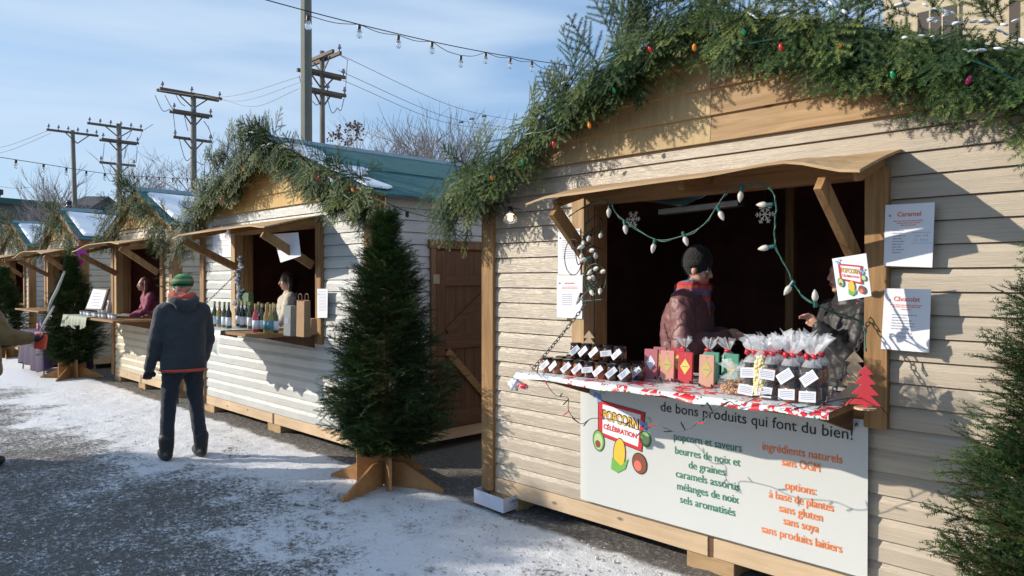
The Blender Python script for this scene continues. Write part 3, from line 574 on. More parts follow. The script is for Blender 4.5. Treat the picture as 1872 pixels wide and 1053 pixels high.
# ---------------------------------------------------------------- fir trees
T1 = make_tree('fir_tree', 'dense fir in a cross shaped plywood stand between the white and beige kiosks', (-4.95, 3.40, 0), 5)
dup(T1, (-14.15, 3.35, 0), 2.1, 'wrapped sales fir in a plywood stand left of the cream kiosk', scale=0.94)
dup(T1, (-0.37, 3.22, 0), 3.7, 'fir cut by the right edge of the photo, beside the nearest kiosk', scale=0.96)
dup(T1, (-18.9, 3.2, 0), 1.1, 'small dark fir farthest down the row, near the left edge', scale=0.88)
def sapling():
    t = thing('sapling', 'sparse young fir leaning in the gap between cream and white kiosks', 'tree', (-10.1, 3.62, 0)); O = Vector((-10.1, 3.62, 0)); rs = random.Random(4)
    MB().tube([O, O+Vector((.05, 0, .8)), O+Vector((-.05, 0, 1.6)), O+Vector((-.22, 0, 2.12))], [.02, .014, .008, .003], 6).obj('trunk', M['utility'], t, True)
    pl = []
    for i in range(90):
        z = rs.uniform(.3, 2.1); a = rs.uniform(0, 6.28); k = rs.uniform(0, .24)*(1-z/2.4); pl.append((O+Vector((math.cos(a)*k-.1*(z/2.1)**2, math.sin(a)*k, z)), (math.cos(a), math.sin(a), rs.uniform(-.3, .6)), (0, 0, 1), rs.uniform(.7, 1.1), .1))
    foliage('crown', pl, TW_LO, M['dry_fir'], t, 9)
sapling()
# ---------------------------------------------------------------- lettering and flat marks
def letters(parent, s, o, size, material, U=(1, 0, 0), V=(0, 0, 1), align='CENTER', bold=0.0, width=None, name='lettering', weight=0.0):
    cu = bpy.data.curves.new(name, 'FONT'); cu.body = s; cu.size = 1.0; cu.align_x = align; cu.offset = bold; cu.resolution_u = 3
    tmp = bpy.data.objects.new('tmp', cu); C.objects.link(tmp); dg = bpy.context.evaluated_depsgraph_get(); me0 = tmp.evaluated_get(dg).to_mesh()
    vs = [v.co.copy() for v in me0.vertices]; fs = [tuple(p.vertices) for p in me0.polygons]; tmp.evaluated_get(dg).to_mesh_clear(); bpy.data.objects.remove(tmp); bpy.data.curves.remove(cu)
    w_ = max(v.x for v in vs)-min(v.x for v in vs); sx = size if width is None else width/w_
    o = Vector(o); U = Vector(U); V = Vector(V); m = MB(); k_ = (0.0,) if weight == 0 else (-weight, weight)
    for q_, dx_ in enumerate(k_): m.add([o+U*(v.x*sx+dx_)+V*v.y*size+Vector((0, -.0002*q_, 0)) for v in vs], fs)
    return m.obj(name, material, parent)
def flat(parent, name, polys, material):
    m = MB()
    for p in polys: m.add(p, [tuple(range(len(p)))])
    return m.obj(name, material, parent)
def circ(c, rx, ry, U, V, n=20, rot=0):
    return [Vector(c)+Vector(U)*(rx*math.cos(2*math.pi*k/n)*math.cos(rot)-ry*math.sin(2*math.pi*k/n)*math.sin(rot))+Vector(V)*(rx*math.cos(2*math.pi*k/n)*math.sin(rot)+ry*math.sin(2*math.pi*k/n)*math.cos(rot)) for k in range(n)]
def logo(parent, P, N, sc):
    """P(a, b): point on the surface for logo coordinates (pixels of the photograph's banner); N: outward offset unit"""
    def q(a, b, h=0): return P(a, b)+N*(0.0007*h)
    U = (P(1180, 790)-P(1100, 766)); W_ = U.length; U.normalize(); V = (P(1098, 735)-P(1098, 793)); V.normalize()
    TL, TR, BR, BL = (1098, 735), (1176, 757), (1170.5, 822), (1098, 793)
    flat(parent, 'logo_panel', [[q(*TL, 1), q(*BL, 1), q(*BR, 1), q(*TR, 1)]], M['paper'])
    c = [(a+b+c_+d)/4 for a, b, c_, d in zip(TL, TR, BR, BL)]
    for nm, k0, k1, mt in (('logo_frame', 1.08, 0.90, 'ink_red'), ('logo_outline', 1.12, 1.08, 'ink')):
        out = [(c[0]+(a-c[0])*k0, c[1]+(b-c[1])*k0) for a, b in (TL, TR, BR, BL)]; inn = [(c[0]+(a-c[0])*k1, c[1]+(b-c[1])*k1) for a, b in (TL, TR, BR, BL)]
        flat(parent, nm, [[q(*out[i], 2), q(*out[(i+1) % 4], 2), q(*inn[(i+1) % 4], 2), q(*inn[i], 2)] for i in range(4)], M[mt])
    a, b = P(1104, 766), P(1167, 785); w_ = (b-a).length; mid = (a+b)/2; h = (P(1130, 745)-P(1130, 765)).length
    letters(parent, 'POPCORN', mid+N*0.0020, h*1.22, M['ink'], U, V, bold=0.06, width=w_*1.06, name='logo_lettering')
    letters(parent, 'POPCORN', mid+N*0.0028, h*1.15, M['ink_yellow'], U, V, bold=0.012, width=w_*1.0, name='logo_lettering')
    a, b = P(1104, 784), P(1165, 802); mid = (a+b)/2
    letters(parent, 'CÉLÉBRATION', mid+N*0.0020, h*0.62, M['ink_red'], U, V, bold=0.035, width=(b-a).length, name='logo_lettering')
    def blob(name, x, y, rx, ry, mt, inner=None, rot=0):
        s = sc; flat(parent, name+'_outline', [circ(q(x, y, 3), (rx+1.3)*s, (ry+1.3)*s, U, V, rot=rot)], M['ink'])
        flat(parent, name, [circ(q(x, y, 4), rx*s, ry*s, U, V, rot=rot)], M[mt])
        if inner: flat(parent, name+'_inside', [circ(q(x+inner[0], y+inner[1], 5), inner[2]*s, inner[3]*s, U, V, rot=rot)], M[inner[4]])
    blob('avocado_picture', 1095, 806, 11, 16, 'ink_leaf', (0, 1, 8.5, 13, 'ink_avocado')); flat(parent, 'avocado_stone', [circ(q(1094, 812, 6), 5.5*sc, 6*sc, U, V)], M['ink_brown'])
    blob('lime_picture', 1181, 803, 9, 11, 'ink_leaf', (0, 0, 6.5, 8, 'ink_avocado'))
    blob('corn_picture', 1133, 830, 11, 24, 'ink_yellow', None, -0.1)
    flat(parent, 'corn_husk', [[q(1120, 836, 6), q(1118, 858, 6), q(1130, 865, 6), q(1144, 858, 6), q(1150, 838, 6), q(1136, 852, 6)]], M['ink_leaf'])
    blob('nut_picture', 1170, 848, 13, 15, 'ink_brown', (-3, 4, 7, 8, 'ink_tomato'))
    for bx, by in ((1096, 722), (1181, 775)):
        flat(parent, 'bow_picture', [[q(bx-9, by-6, 3), q(bx-11, by+5, 3), q(bx, by, 3)], [q(bx, by, 3), q(bx+4, by-11, 3), q(bx+10, by-4, 3)], [q(bx-3, by, 3), q(bx-4, by+14, 3), q(bx+4, by+12, 3), q(bx+3, by, 3)]], M['ink_blue'])
        flat(parent, 'popcorn_picture', [circ(q(bx+5, by-6, 4), 4*sc, 4*sc, U, V, 10)], M['ink_avocado'])
# ---------------------------------------------------------------- banner under the counter
YB = F1-0.05
bt = thing('banner', 'large white banner hung below the counter of the nearest kiosk', 'banner', (-2.2, YB, 0.2))
def BP(px, py): return WY(px, py, YB-0.006)
m = MB(); nx_, nz_ = 40, 16; vs = []
for j in range(nz_+1):
    for i in range(nx_+1):
        x = -3.11+1.80*i/nx_; zt = 0.985-0.012*math.sin(math.pi*i/nx_); z = zt+(0.225-zt)*j/nz_
        y = YB+0.0009*math.sin(i*0.55+1)*(j/nz_)**1.5
        if i == 0: y += 0.010
        vs.append((x, y, z))
m.add(vs, [(j*(nx_+1)+i, j*(nx_+1)+i+1, (j+1)*(nx_+1)+i+1, (j+1)*(nx_+1)+i) for j in range(nz_) for i in range(nx_)])
vs2 = [(x, y+0.0015, z) for x, y, z in vs]; m.add(vs2, [(j*(nx_+1)+i, (j+1)*(nx_+1)+i, (j+1)*(nx_+1)+i+1, j*(nx_+1)+i+1) for j in range(nz_) for i in range(nx_)])
m.obj('banner_sheet', M['banner'], bt, True)
a, b = BP(1208, 748), BP(1560, 808); YT = YB-0.0022
letters(bt, 'de bons produits qui font du bien!', ((a.x+b.x)/2, YT, (a.z+b.z)/2-0.003), 0.082, M['ink'], width=b.x-a.x, bold=0.0, weight=0.0006)
for i, (s_, x0, x1) in enumerate((('popcorn et saveurs', 1230, 1358), ('beurres de noix et', 1232, 1355), ('de graines', 1258, 1327), ('caramels assortis', 1234, 1354), ('mélanges de noix', 1236, 1352), ('sels aromatisés', 1242, 1346))):
    y_ = (810, 836, 858, 880, 903, 927)[i]; a, b = BP(x0, y_), BP(x1, y_+18); c_ = BP((x0+x1)/2, y_+6)
    letters(bt, s_, ((a.x+b.x)/2, YT, c_.z), 0.064, M['ink_green'], width=(b.x-a.x)*.97, bold=0.0, weight=0.0012)
for s_, x0, x1, y_ in (('ingrédients naturels', 1392, 1543, 830), ('sans OGM', 1429, 1501, 852), ('options:', 1435, 1494, 895), ('à base de plantes', 1405, 1527, 918), ('sans gluten', 1424, 1506, 940), ('sans soya', 1432, 1498, 962), ('sans produits laitiers', 1391, 1543, 988)):
    a, b = BP(x0, y_), BP(x1, y_); c_ = BP((x0+x1)/2, y_+6)
    letters(bt, s_, ((a.x+b.x)/2, YT, c_.z), 0.062, M['ink_orange'], width=(b.x-a.x)*.97, bold=0.0, weight=0.0012)
logo(bt, lambda a, b: WY(a, b, YB-0.001), Vector((0, -1, 0)), (BP(1150, 800)-BP(1149, 800)).length*0.95)
for x, z in ((-3.06, .955), (-2.2, .945), (-1.36, .955)): MB().lathe([(.008, 0), (.010, .003), (.004, .005)], (x, YB-.003, z), 10, (0, -1, 0)).obj('grommet', M['metal'], bt)

# ---------------------------------------------------------------- paper signs
def sign(label, quad, Y, title, tmat, rows, extra=None, pin=True, name='paper_sign', tilt=0):
    P = [WY(px, py, Y) for px, py in quad]; c = sum(P, Vector())/4; t = thing(name, label, 'sign', tuple(c)); th = Vector((0, 0.003, 0))
    m = MB(); m.add(P+[p+th for p in P], [(0, 3, 2, 1), (4, 5, 6, 7), (0, 1, 5, 4), (1, 2, 6, 5), (2, 3, 7, 6), (3, 0, 4, 7)]); m.obj('sheet', M['paper'], t)
    U = (P[1]-P[0]); w_ = U.length; U.normalize(); V = (P[0]-P[3]); h_ = V.length; V.normalize(); o = P[3]-Vector((0, 0.0015, 0))
    def at(a, b): return o+U*w_*a+V*h_*b
    if title: letters(t, title, at(.5, .80), h_*0.105, M[tmat], U, V, bold=0.02)
    for a0, a1, b in rows:
        n_ = rng.randint(2, 4); p = a0; polys = []
        while p < a1: q_ = min(a1, p+rng.uniform(.05, .13)); polys.append([at(p, b), at(q_, b), at(q_, b+.012), at(p, b+.012)]); p = q_+.015
        flat(t, 'small_print', polys, M[tmat if b > .6 else 'ink_grey'])
    if extra:
        for s_, a_, b_, mt in extra: letters(t, s_, at(a_, b_), h_*0.042, M[mt], U, V)
        flat(t, 'price_frame', [[at(.56, .36), at(.95, .36), at(.95, .365), at(.56, .365)], [at(.56, .53), at(.95, .53), at(.95, .535), at(.56, .535)]] if title == 'Caramel' else [[at(.3, .2), at(.7, .2), at(.7, .205), at(.3, .205)]], M['ink_blue'])
    if pin: MB().ball(at(.11, .82)+Vector((0, -.002, 0)), .005, 8).obj('pin', M['ink_blue'], t, True)
    return t
sign('Caramel price sheet pinned on the right window board', [(1618, 375), (1708, 370), (1704, 489), (1615, 486)], F1-0.062, 'Caramel', 'ink_tomato',
     [(.18, .80, .72), (.25, .75, .685), (.33, .66, .65)]+[(.17, rng.uniform(.35, .48), .57-.045*k) for k in range(9)], [('1 pot : 10 $', .76, .47, 'ink_grey'), ('2+ : 19 $ ch', .76, .40, 'ink_grey')])
sign('Chocolat price sheet below the caramel one', [(1617, 527), (1702, 529), (1699, 645), (1611, 638)], F1-0.062, 'Chocolat', 'ink_tomato',
     [(.15, .85, .73), (.2, .8, .70), (.4, .62, .66)]+[(.20, rng.uniform(.5, .75), .57-.045*k) for k in range(6)], [('1 barre : 8 $', .5, .27, 'ink_grey'), ('2 barres : 15 $', .5, .22, 'ink_grey')])
sign('upper white price sheet left of the window, behind the tangled lights', [(1020, 421), (1060, 418), (1061, 503), (1020, 501)], F1-0.062, None, 'ink_grey', [(.2, .8, .75-.05*k) for k in range(9)], None)
sign('lower white price sheet with a red heading left of the window', [(1018, 504), (1065, 503), (1064, 583), (1018, 580)], F1-0.064, None, 'ink_tomato', [(.3, .7, .80), (.31, .69, .815), (.2, .8, .72), (.2, .8, .69)]+[(.2, .6, .55-.05*k) for k in range(6)], None)
sg = sign('white business card sized logo board hung from the right brace', [(1521, 473), (1583, 463), (1593, 541), (1533, 551)], 3.42, None, 'ink', [], None, False, 'logo_board')
_P = [WY(px, py, 3.416) for px, py in [(1521, 473), (1583, 463), (1593, 541), (1533, 551)]]
def LP(a, b):
    u = (a-1075)/125; v = (b-708)/170; return _P[0].lerp(_P[1], u).lerp(_P[3].lerp(_P[2], u), v)
logo(sg, LP, Vector((0, -0.6, 0)), (LP(1150, 800)-LP(1149, 800)).length)
# K2 papers
sign('white notice flat on the right window board of the white kiosk', [(580, 528), (599, 528), (598, 581), (580, 581)], F2-0.07, None, 'ink_grey', [(.15, .85, .9-.05*k) for k in range(14)], None)
sign('grey notice on the siding left of the white kiosk window', [(389, 427), (424, 427), (424, 470), (391, 470)], F2-0.03, None, 'ink_grey', [(.3, .75, .7), (.2, .8, .5), (.25, .75, .35)], None)
sign('blank white sheet hanging askew under the white kiosk awning', [(499, 428), (545, 425), (550, 468), (513, 480)], F2-0.30, None, 'ink_grey', [], None, False)

# ---------------------------------------------------------------- cloths
def cloth_mat(name, base, c1, c2, sc, dens=0.42):
    m = bpy.data.materials.new(name); m.use_nodes = True; t = m.node_tree; b = t.nodes['Principled BSDF']; l = t.links.new
    tc = t.nodes.new('ShaderNodeTexCoord'); nz = t.nodes.new('ShaderNodeTexNoise'); nz.inputs['Scale'].default_value = sc*2.2; mxv = t.nodes.new('ShaderNodeMixRGB'); mxv.inputs[0].default_value = 0.16; l(tc.outputs['Object'], nz.inputs[0]); l(tc.outputs['Object'], mxv.inputs[1]); l(nz.outputs['Color'], mxv.inputs[2])
    last = None; prev = None
    for i, (c, s_, th) in enumerate(((c2, 1.9, .34), (c1, 1.0, dens))):
        v = t.nodes.new('ShaderNodeTexVoronoi'); v.inputs['Scale'].default_value = sc*s_; l(mxv.outputs[0], v.inputs[0]); sepc = t.nodes.new('ShaderNodeSeparateColor'); l(v.outputs['Color'], sepc.inputs[0])
        g = t.nodes.new('ShaderNodeMath'); g.operation = 'LESS_THAN'; g.inputs[1].default_value = th; l(v.outputs['Distance'], g.inputs[0])
        g2 = t.nodes.new('ShaderNodeMath'); g2.operation = 'GREATER_THAN'; g2.inputs[1].default_value = 0.5; l(sepc.outputs[i], g2.inputs[0])
        mu = t.nodes.new('ShaderNodeMath'); mu.operation = 'MULTIPLY'; l(g.outputs[0], mu.inputs[0]); l(g2.outputs[0], mu.inputs[1])
        mx = t.nodes.new('ShaderNodeMixRGB'); l(mu.outputs[0], mx.inputs[0]); mx.inputs[2].default_value = (*c, 1)
        if prev is None: mx.inputs[1].default_value = (*base, 1)
        else: l(prev, mx.inputs[1])
        prev = mx.outputs[0]
    l(prev, b.inputs['Base Color']); b.inputs['Roughness'].default_value = 0.35; return m
def tablecloth(label, fl, fr, bl, br, z, drop, material, seed=1, ripple=0.006, side=0.0, group=None):
    rs = random.Random(seed); n = 60; m = MB(); vs = []; fl, fr, bl, br = map(Vector, (fl, fr, bl, br))
    rows = [(0, 0), (0.5, 0), (0.97, 0), (1.0, 0.004), (1.012, 0.35), (1.02, 0.7), (1.02, 1.0)]
    for g, dz in rows:
        for i in range(n+1):
            f = i/n; p = (bl.lerp(br, f)).lerp(fl.lerp(fr, f), g); wv = ripple*math.sin(f*47+seed)*dz+ripple*.6*math.sin(f*23)*dz
            dd = drop*(1+0.18*math.sin(f*17+seed)+0.1*math.sin(f*41)) if callable(drop) is False else drop(f)
            vs.append((p.x, p.y-wv, z+0.001*math.sin(f*31+g*9)-dz*dd))
    k = n+1; m.add(vs, [(j*k+i, j*k+i+1, (j+1)*k+i+1, (j+1)*k+i) for j in range(len(rows)-1) for i in range(n)])
    t = thing('tablecloth', label, 'tablecloth', tuple((fl+fr)/2)[:2]+(z,), group); m.obj('cloth_sheet', material, t, True); return t
M['cloth_xmas'] = cloth_mat('red_flower_oilcloth', (0.72, 0.75, 0.78), (0.60, 0.02, 0.03), (0.03, 0.22, 0.10), 13, 0.55)
M['cloth_trees'] = cloth_mat('pale_tree_print', (0.70, 0.72, 0.70), (0.45, 0.62, 0.52), (0.62, 0.50, 0.48), 9, 0.3)
M['purple'] = mat('purple_fabric', (0.20, 0.06, 0.34), 0.8, sheen=.3); M['dark_purple'] = mat('dark_purple_fabric', (0.035, 0.02, 0.06), 0.85); M['sage'] = mat('sage_cloth', (0.33, 0.36, 0.27), 0.8)
tc1 = tablecloth('red and green flowered oilcloth on the counter of the nearest kiosk', (-3.16, 3.12, 0), (-1.27, 3.10, 0), (-3.06, 3.87, 0), (-1.335, 3.87, 0), 1.095, 0.030, M['cloth_xmas'], 2)
m = MB(); c0 = Vector((-3.12, 3.12, 1.068))
for k in range(5): m.ball(c0+Vector((rng.uniform(-.06, .03), rng.uniform(-.02, .02), rng.uniform(-.06, .02))), (.05, .02, .018), 8, Matrix.Rotation(rng.uniform(-1, 1), 3, 'Y'))
m.obj('gathered_corner', M['cloth_xmas'], tc1, True)
tablecloth('white cloth with pale tree print on the counter of the white kiosk', (-8.47, 3.02, 0), (-7.25, 3.02, 0), (-8.40, 3.85, 0), (-7.1, 3.85, 0), 1.152, 0.20, M['cloth_trees'], 4, 0.012)
tablecloth('sage green cloth hanging from the cream kiosk counter', (-13.55, 3.08, 0), (-12.2, 3.08, 0), (-13.0, 3.85, 0), (-12.1, 3.85, 0), 1.104, 0.16, M['sage'], 6, 0.02)

# ---------------------------------------------------------------- goods on the counter of the nearest kiosk
ZC = 1.098
M['choc'] = mat('dark_preserve', (0.05, 0.014, 0.006), 0.12, coat=1.0); M['amber'] = mat('amber_preserve', (0.30, 0.09, 0.015), 0.10, coat=1.0)
M['lid'] = mat('black_lid', (0.012, 0.012, 0.014), 0.3, coat=.3); M['kraft'] = mat('kraft_paper', (0.36, 0.22, 0.12), 0.8, var=.1)
M['popcorn'] = mat('popcorn', (0.78, 0.68, 0.38), 0.7); M['cashew'] = mat('caramel_nut', (0.50, 0.24, 0.09), 0.35, var=.2); M['red_ribbon'] = mat('red_ribbon', (0.55, 0.02, 0.03), 0.35)
ORD = 'first second third fourth fifth sixth seventh eighth ninth tenth eleventh twelfth thirteenth fourteenth fifteenth'.split()
def make_jar(label, loc, fill, group, tagrot):
    t = thing('jar', label, 'jar', loc, group); x, y, z = loc
    MB().lathe([(0.002, 0), (.033, 0), (.036, .006), (.036, .062), (.031, .070), (.031, .074), (.002, .074)], loc, 16).obj('glass', M[fill], t, True)
    MB().lathe([(0.002, 0), (.034, 0), (.034, .013), (.031, .015), (.002, .015)], (x, y, z+.0745), 16).obj('lid', M['lid'], t)
    U = Vector((math.cos(tagrot), 0.25, math.sin(tagrot))).normalized(); V = Vector((-math.sin(tagrot), 0.0, math.cos(tagrot)))
    c = Vector((x+.01, y-.042, z+.045)); m = MB(); m.prism([(-.035, -.016), (.035, -.016), (.035, .016), (-.035, .016)], c, U, V, (0, 1, 0), .001); tg = m.obj('tag', M['paper'], t)
    for k in range(3): flat(tg, 'tag_print', [[c+U*a+V*b+Vector((0, -.0008, 0)) for a, b in ((-.022, .006-.007*k), (.018-.006*k, .006-.007*k), (.018-.006*k, .008-.007*k), (-.022, .008-.007*k))]], M['ink_grey'])
    return t
j0 = make_jar('', (-3.02, 3.25, ZC), 'choc', 'small preserve jars at the left of the counter', 0.75)
j1 = make_jar('', (-2.94, 3.25, ZC), 'amber', 'small preserve jars at the left of the counter', 0.75)
j2 = make_jar('', (-2.86, 3.25, ZC), 'choc', 'small preserve jars at the left of the counter', 0.15)
rr = random.Random(12); first = {0: True, 1: True, 2: True}
for row, (y0, n_, zz) in enumerate(((3.25, 8, 0), (3.36, 8, 0), (3.47, 7, 0), (3.36, 5, .0895))):
    for k in range(n_):
        v = rr.choice((0, 0, 1, 1, 2)) if row != 1 else rr.choice((0, 1, 2)); src = (j0, j1, j2)[v]; x = -3.02+.083*k+.012*(row % 2)+(0.12 if row == 3 else 0)+rr.uniform(-.004, .004)
        lab = f"{ORD[k]} small jar from the left in the {('front', 'second', 'back')[row]} row at the left of the counter" if row < 3 else f"{ORD[k]} jar from the left stacked on top of the second row"
        if first[v]: first[v] = False; src.location = (x, y0, ZC+zz); src['label'] = lab; src.rotation_euler = (0, 0, rr.uniform(-.3, .3)); t_ = src
        else: t_ = dup(src, (x, y0, ZC+zz), rr.uniform(-.3, .3), lab)
def choc_bar(label, px, pyb, colr, dia, Y, h=0.165, wd=.078, lean=0.05):
    P = WY(px, pyb, Y); x = P.x; z = ZC; c = Vector((x, Y, z)); t = thing('chocolate_bar', label, 'chocolate bar', tuple(c), 'boxed chocolate bars on the counter')
    U = Vector((0.97, 0.22, 0)).normalized(); V = Vector((0, lean, 1)).normalized(); N_ = Vector((0.22, -.97, 0)).normalized()
    m = MB(); m.prism([(-wd/2, 0), (wd/2, 0), (wd/2, h), (-wd/2, h)], c, U, V, -N_, .022); m.obj('box', M[colr], t, bevel=.0015)
    f = c+N_*.0012; flat(t, 'diamond_label', [[f+V*(h*.28), f+U*wd*.36+V*h*.54, f+V*h*.80, f-U*wd*.36+V*h*.54]], M[dia]); flat(t, 'hang_hole', [circ(f+V*h*.92, .005, .003, U, V, 10)], M['ink_grey'])
    flat(t, 'label_print', [[f+N_*.0008+U*a+V*b for a, b in ((-.018, h*.53), (.018, h*.53), (.018, h*.55), (-.018, h*.55))]], M['ink_grey'])
    for s_ in (-1, 1): MB().bar(c+U*s_*wd*.42-N_*.01+V*.002, c+U*s_*wd*.42+N_*.018+V*.012, .004, .012).obj('easel_foot', M['wire'], t)
for nm, col in (('mauve', (.50, .16, .18)), ('salmon', (.72, .34, .26)), ('red', (.60, .045, .06)), ('peach', (.66, .38, .27)), ('mint', (.10, .36, .25)), ('gold', (.62, .50, .16)), ('yellow', (.85, .66, .15))): M['box_'+nm] = mat(nm+'_card', col, .5)
choc_bar('mauve chocolate box with a white diamond, left end of the front row', 1189, 700, 'box_mauve', 'paper', 3.44)
choc_bar('salmon chocolate box with a gold diamond, next to the mauve one', 1219, 703, 'box_salmon', 'box_gold', 3.43)
choc_bar('bright red chocolate box with a yellow diamond', 1252, 708, 'box_red', 'box_yellow', 3.42)
choc_bar('peach chocolate box with a gold diamond, right end of the front row', 1291, 712, 'box_peach', 'box_gold', 3.38)
choc_bar('red chocolate box standing behind the salmon one', 1238, 690, 'box_red', 'box_yellow', 3.55, h=.17)
choc_bar('green chocolate box behind the peach one', 1300, 690, 'box_mint', 'box_gold', 3.52)
choc_bar('green chocolate box standing apart beside the nut bag', 1336, 690, 'box_mint', 'box_gold', 3.56, h=.16)
choc_bar('mauve chocolate box behind the first one', 1205, 690, 'box_mauve', 'box_gold', 3.58)
def crumple(m, c, r0, h, flare, seed, n=20, rows=6):      # gathered cellophane top: pinched neck, pleated fan
    rs = random.Random(seed); vs = []; c = Vector(c); top = [rs.uniform(.72, 1.12) for _ in range(n)]; sx_, sy_ = rs.uniform(.7, 1.25), rs.uniform(.6, 1.0); lx, ly = rs.uniform(-.2, .2), rs.uniform(-.15, .15)
    prof = [(0, 1.0), (.22, .62), (.36, .20), (.55, .45*flare), (.80, .85*flare), (1.0, 1.05*flare)]
    for g, rr_ in prof:
        for k in range(n):
            a = 2*math.pi*k/n; pl = (1+(.38 if k % 2 else -.30)*g*(1 if g > .3 else .4)); q = r0*rr_*pl
            vs.append(c+Vector((math.cos(a)*q*(sx_ if g > .4 else 1)+lx*h*g*g, math.sin(a)*q*(sy_ if g > .4 else 1)+ly*h*g*g, h*g*(1 if g < .5 else top[k]))))
    m.add(vs, [(j*n+k, j*n+(k+1) % n, (j+1)*n+(k+1) % n, (j+1)*n+k) for j in range(len(prof)-1) for k in range(n)])
def gift(label, x, y, seed, tall=True):
    t = thing('gift_bag', label, 'gift bag', (x, y, ZC), 'cellophane bags of two jars with red ribbons'); rs = random.Random(seed)
    for k in range(2):
        z = ZC+.001+k*.082; MB().lathe([(0.002, 0), (.036, 0), (.038, .005), (.038, .058), (.033, .064), (.002, .064)], (x, y, z), 14).obj('jar_glass', M['choc' if (seed+k) % 3 else 'amber'], t, True)
        MB().lathe([(0.002, 0), (.035, 0), (.035, .014), (.002, .014)], (x, y, z+.065), 14).obj('jar_lid', M['lid'], t)
        a = rs.uniform(-.5, .9) if k else rs.uniform(-.12, .15); U = Vector((math.cos(a), .2, math.sin(a))).normalized(); V = Vector((-math.sin(a), .12, math.cos(a))).normalized(); c = Vector((x+rs.uniform(-.01, .01), y-.050, z+.035))
        m = MB(); m.prism([(-.036, -.024), (.036, -.024), (.036, .024), (-.036, .024)], c, U, V, (0, 1, 0), .001); tg = m.obj('tag', M['paper'], t)
        flat(tg, 'tag_print', [[c+U*p+V*(.012-.008*q)+Vector((0, -.001, 0)), c+U*(p+.03)+V*(.012-.008*q)+Vector((0, -.001, 0)), c+U*(p+.03)+V*(.014-.008*q)+Vector((0, -.001, 0)), c+U*p+V*(.014-.008*q)+Vector((0, -.001, 0))] for q in range(4) for p in (-.028, .0)], M['ink_grey'])
    m = MB(); crumple(m, (x, y, ZC+.165), .044, rs.uniform(.10, .145), rs.uniform(.9, 1.35), seed); m.obj('cellophane', M['cello'], t)
    m = MB(); m.tube([(x, y, ZC), (x, y, ZC+.165)], [.050, .046], 12, cap=False); m.obj('cellophane_side', M['cello_thin'], t)
    m = MB(); zb = ZC+.212
    for a in (0.4, 2.6, 4.2): m.ball((x+.02*math.cos(a), y-.022+.01*math.sin(a), zb), (.018, .009, .010), 8, Matrix.Rotation(a, 3, 'Y'))
    m.lathe([(.017, -.004), (.019, 0), (.017, .004)], (x, y, zb), 10); m.obj('ribbon', M['red_ribbon'], t, True)
k = 0
for row, (y, xs_) in enumerate(((3.26, (-1.70, -1.605, -1.51, -1.42)), (3.37, (-1.73, -1.63, -1.53, -1.43)), (3.48, (-1.70, -1.58, -1.47)))):
    for i, x in enumerate(xs_):
        gift(f"{ORD[i]} ribboned cellophane bag of jars from the left in the {('front', 'middle', 'back')[row]} row", x+rng.uniform(-.008, .008), y, 31+k); k += 1
def small_gift(label, px, py, Y):
    p = WY(px, py, Y); t = thing('wrapped_sweets', label, 'gift bag', (p.x, Y, ZC)); c = Vector((p.x, Y, ZC))
    MB().lathe([(.002, 0), (.035, 0), (.04, .03), (.038, .12), (.02, .15), (.002, .15)], c, 12).obj('sweets', M['box_'+('mint' if px > 1300 else 'mauve')], t, True)
    m = MB(); crumple(m, c+Vector((0, 0, .13)), .042, .10, 1.0, int(px)); m.obj('cellophane', M['cello'], t)
    m = MB(); m.ball(c+Vector((0, -.02, .165)), (.02, .01, .01)); m.obj('ribbon', M['red_ribbon'], t, True)
small_gift('clear twisted bag of sweets behind the red chocolate box', 1252, 640, 3.66); small_gift('clear twisted bag of sweets behind the peach chocolate box', 1297, 640, 3.66); small_gift('clear twisted bag on top of the lone green box', 1333, 640, 3.68)
# nut bag and popcorn bag
p = WY(1346, 716, 3.30); t = thing('nut_bag', 'clear bag full of caramel coloured nuts on the flowered cloth', 'bag', (p.x, 3.30, ZC)); m = MB(); rs = random.Random(3)
for k in range(150):
    a = rs.uniform(0, 6.28); r = .075*math.sqrt(rs.random()); z = ZC+.008+rs.random()*.075*(1-(r/.085)**2); c = Vector((p.x+r*math.cos(a), 3.30+r*math.sin(a)*.8, z)); d = Vector((rs.uniform(-1, 1), rs.uniform(-1, 1), rs.uniform(-.6, .6))).normalized()*.011; e = Vector((rs.uniform(-1, 1), rs.uniform(-1, 1), rs.uniform(-1, 1)))*.004
    m.tube([c-d, c+e, c+d], [.0035, .0055, .0035], 6)
m.obj('nuts', M['cashew'], t, True)
m = MB(); crumple(m, (p.x, 3.30, ZC+.075), .075, .085, .8, 5); m.obj('cellophane', M['cello'], t); MB().lathe([(.088, 0), (.092, .04), (.075, .078)], (p.x, 3.30, ZC+.002), 16).obj('cellophane_side', M['cello_thin'], t)
p = WY(1393, 722, 3.24); t = thing('popcorn_bag', 'tall narrow bag of yellow popcorn left of the cellophane jars', 'bag', (p.x, 3.24, ZC)); m = MB()
for k in range(260):
    a = rs.uniform(0, 6.28); z = rs.random()*.19; r = .030*(1-max(0, z-.15)*12); m.ball((p.x+r*math.cos(a), 3.24+r*math.sin(a), ZC+.008+z), rs.uniform(.006, .010), 6)
m.lathe([(.002, .004), (.028, .005), (.028, .17), (.002, .185)], (p.x, 3.24, ZC), 10); m.obj('popcorn', M['popcorn'], t, True)
m = MB(); crumple(m, (p.x, 3.24, ZC+.195), .036, .09, 1.2, 9); m.obj('cellophane', M['cello'], t)
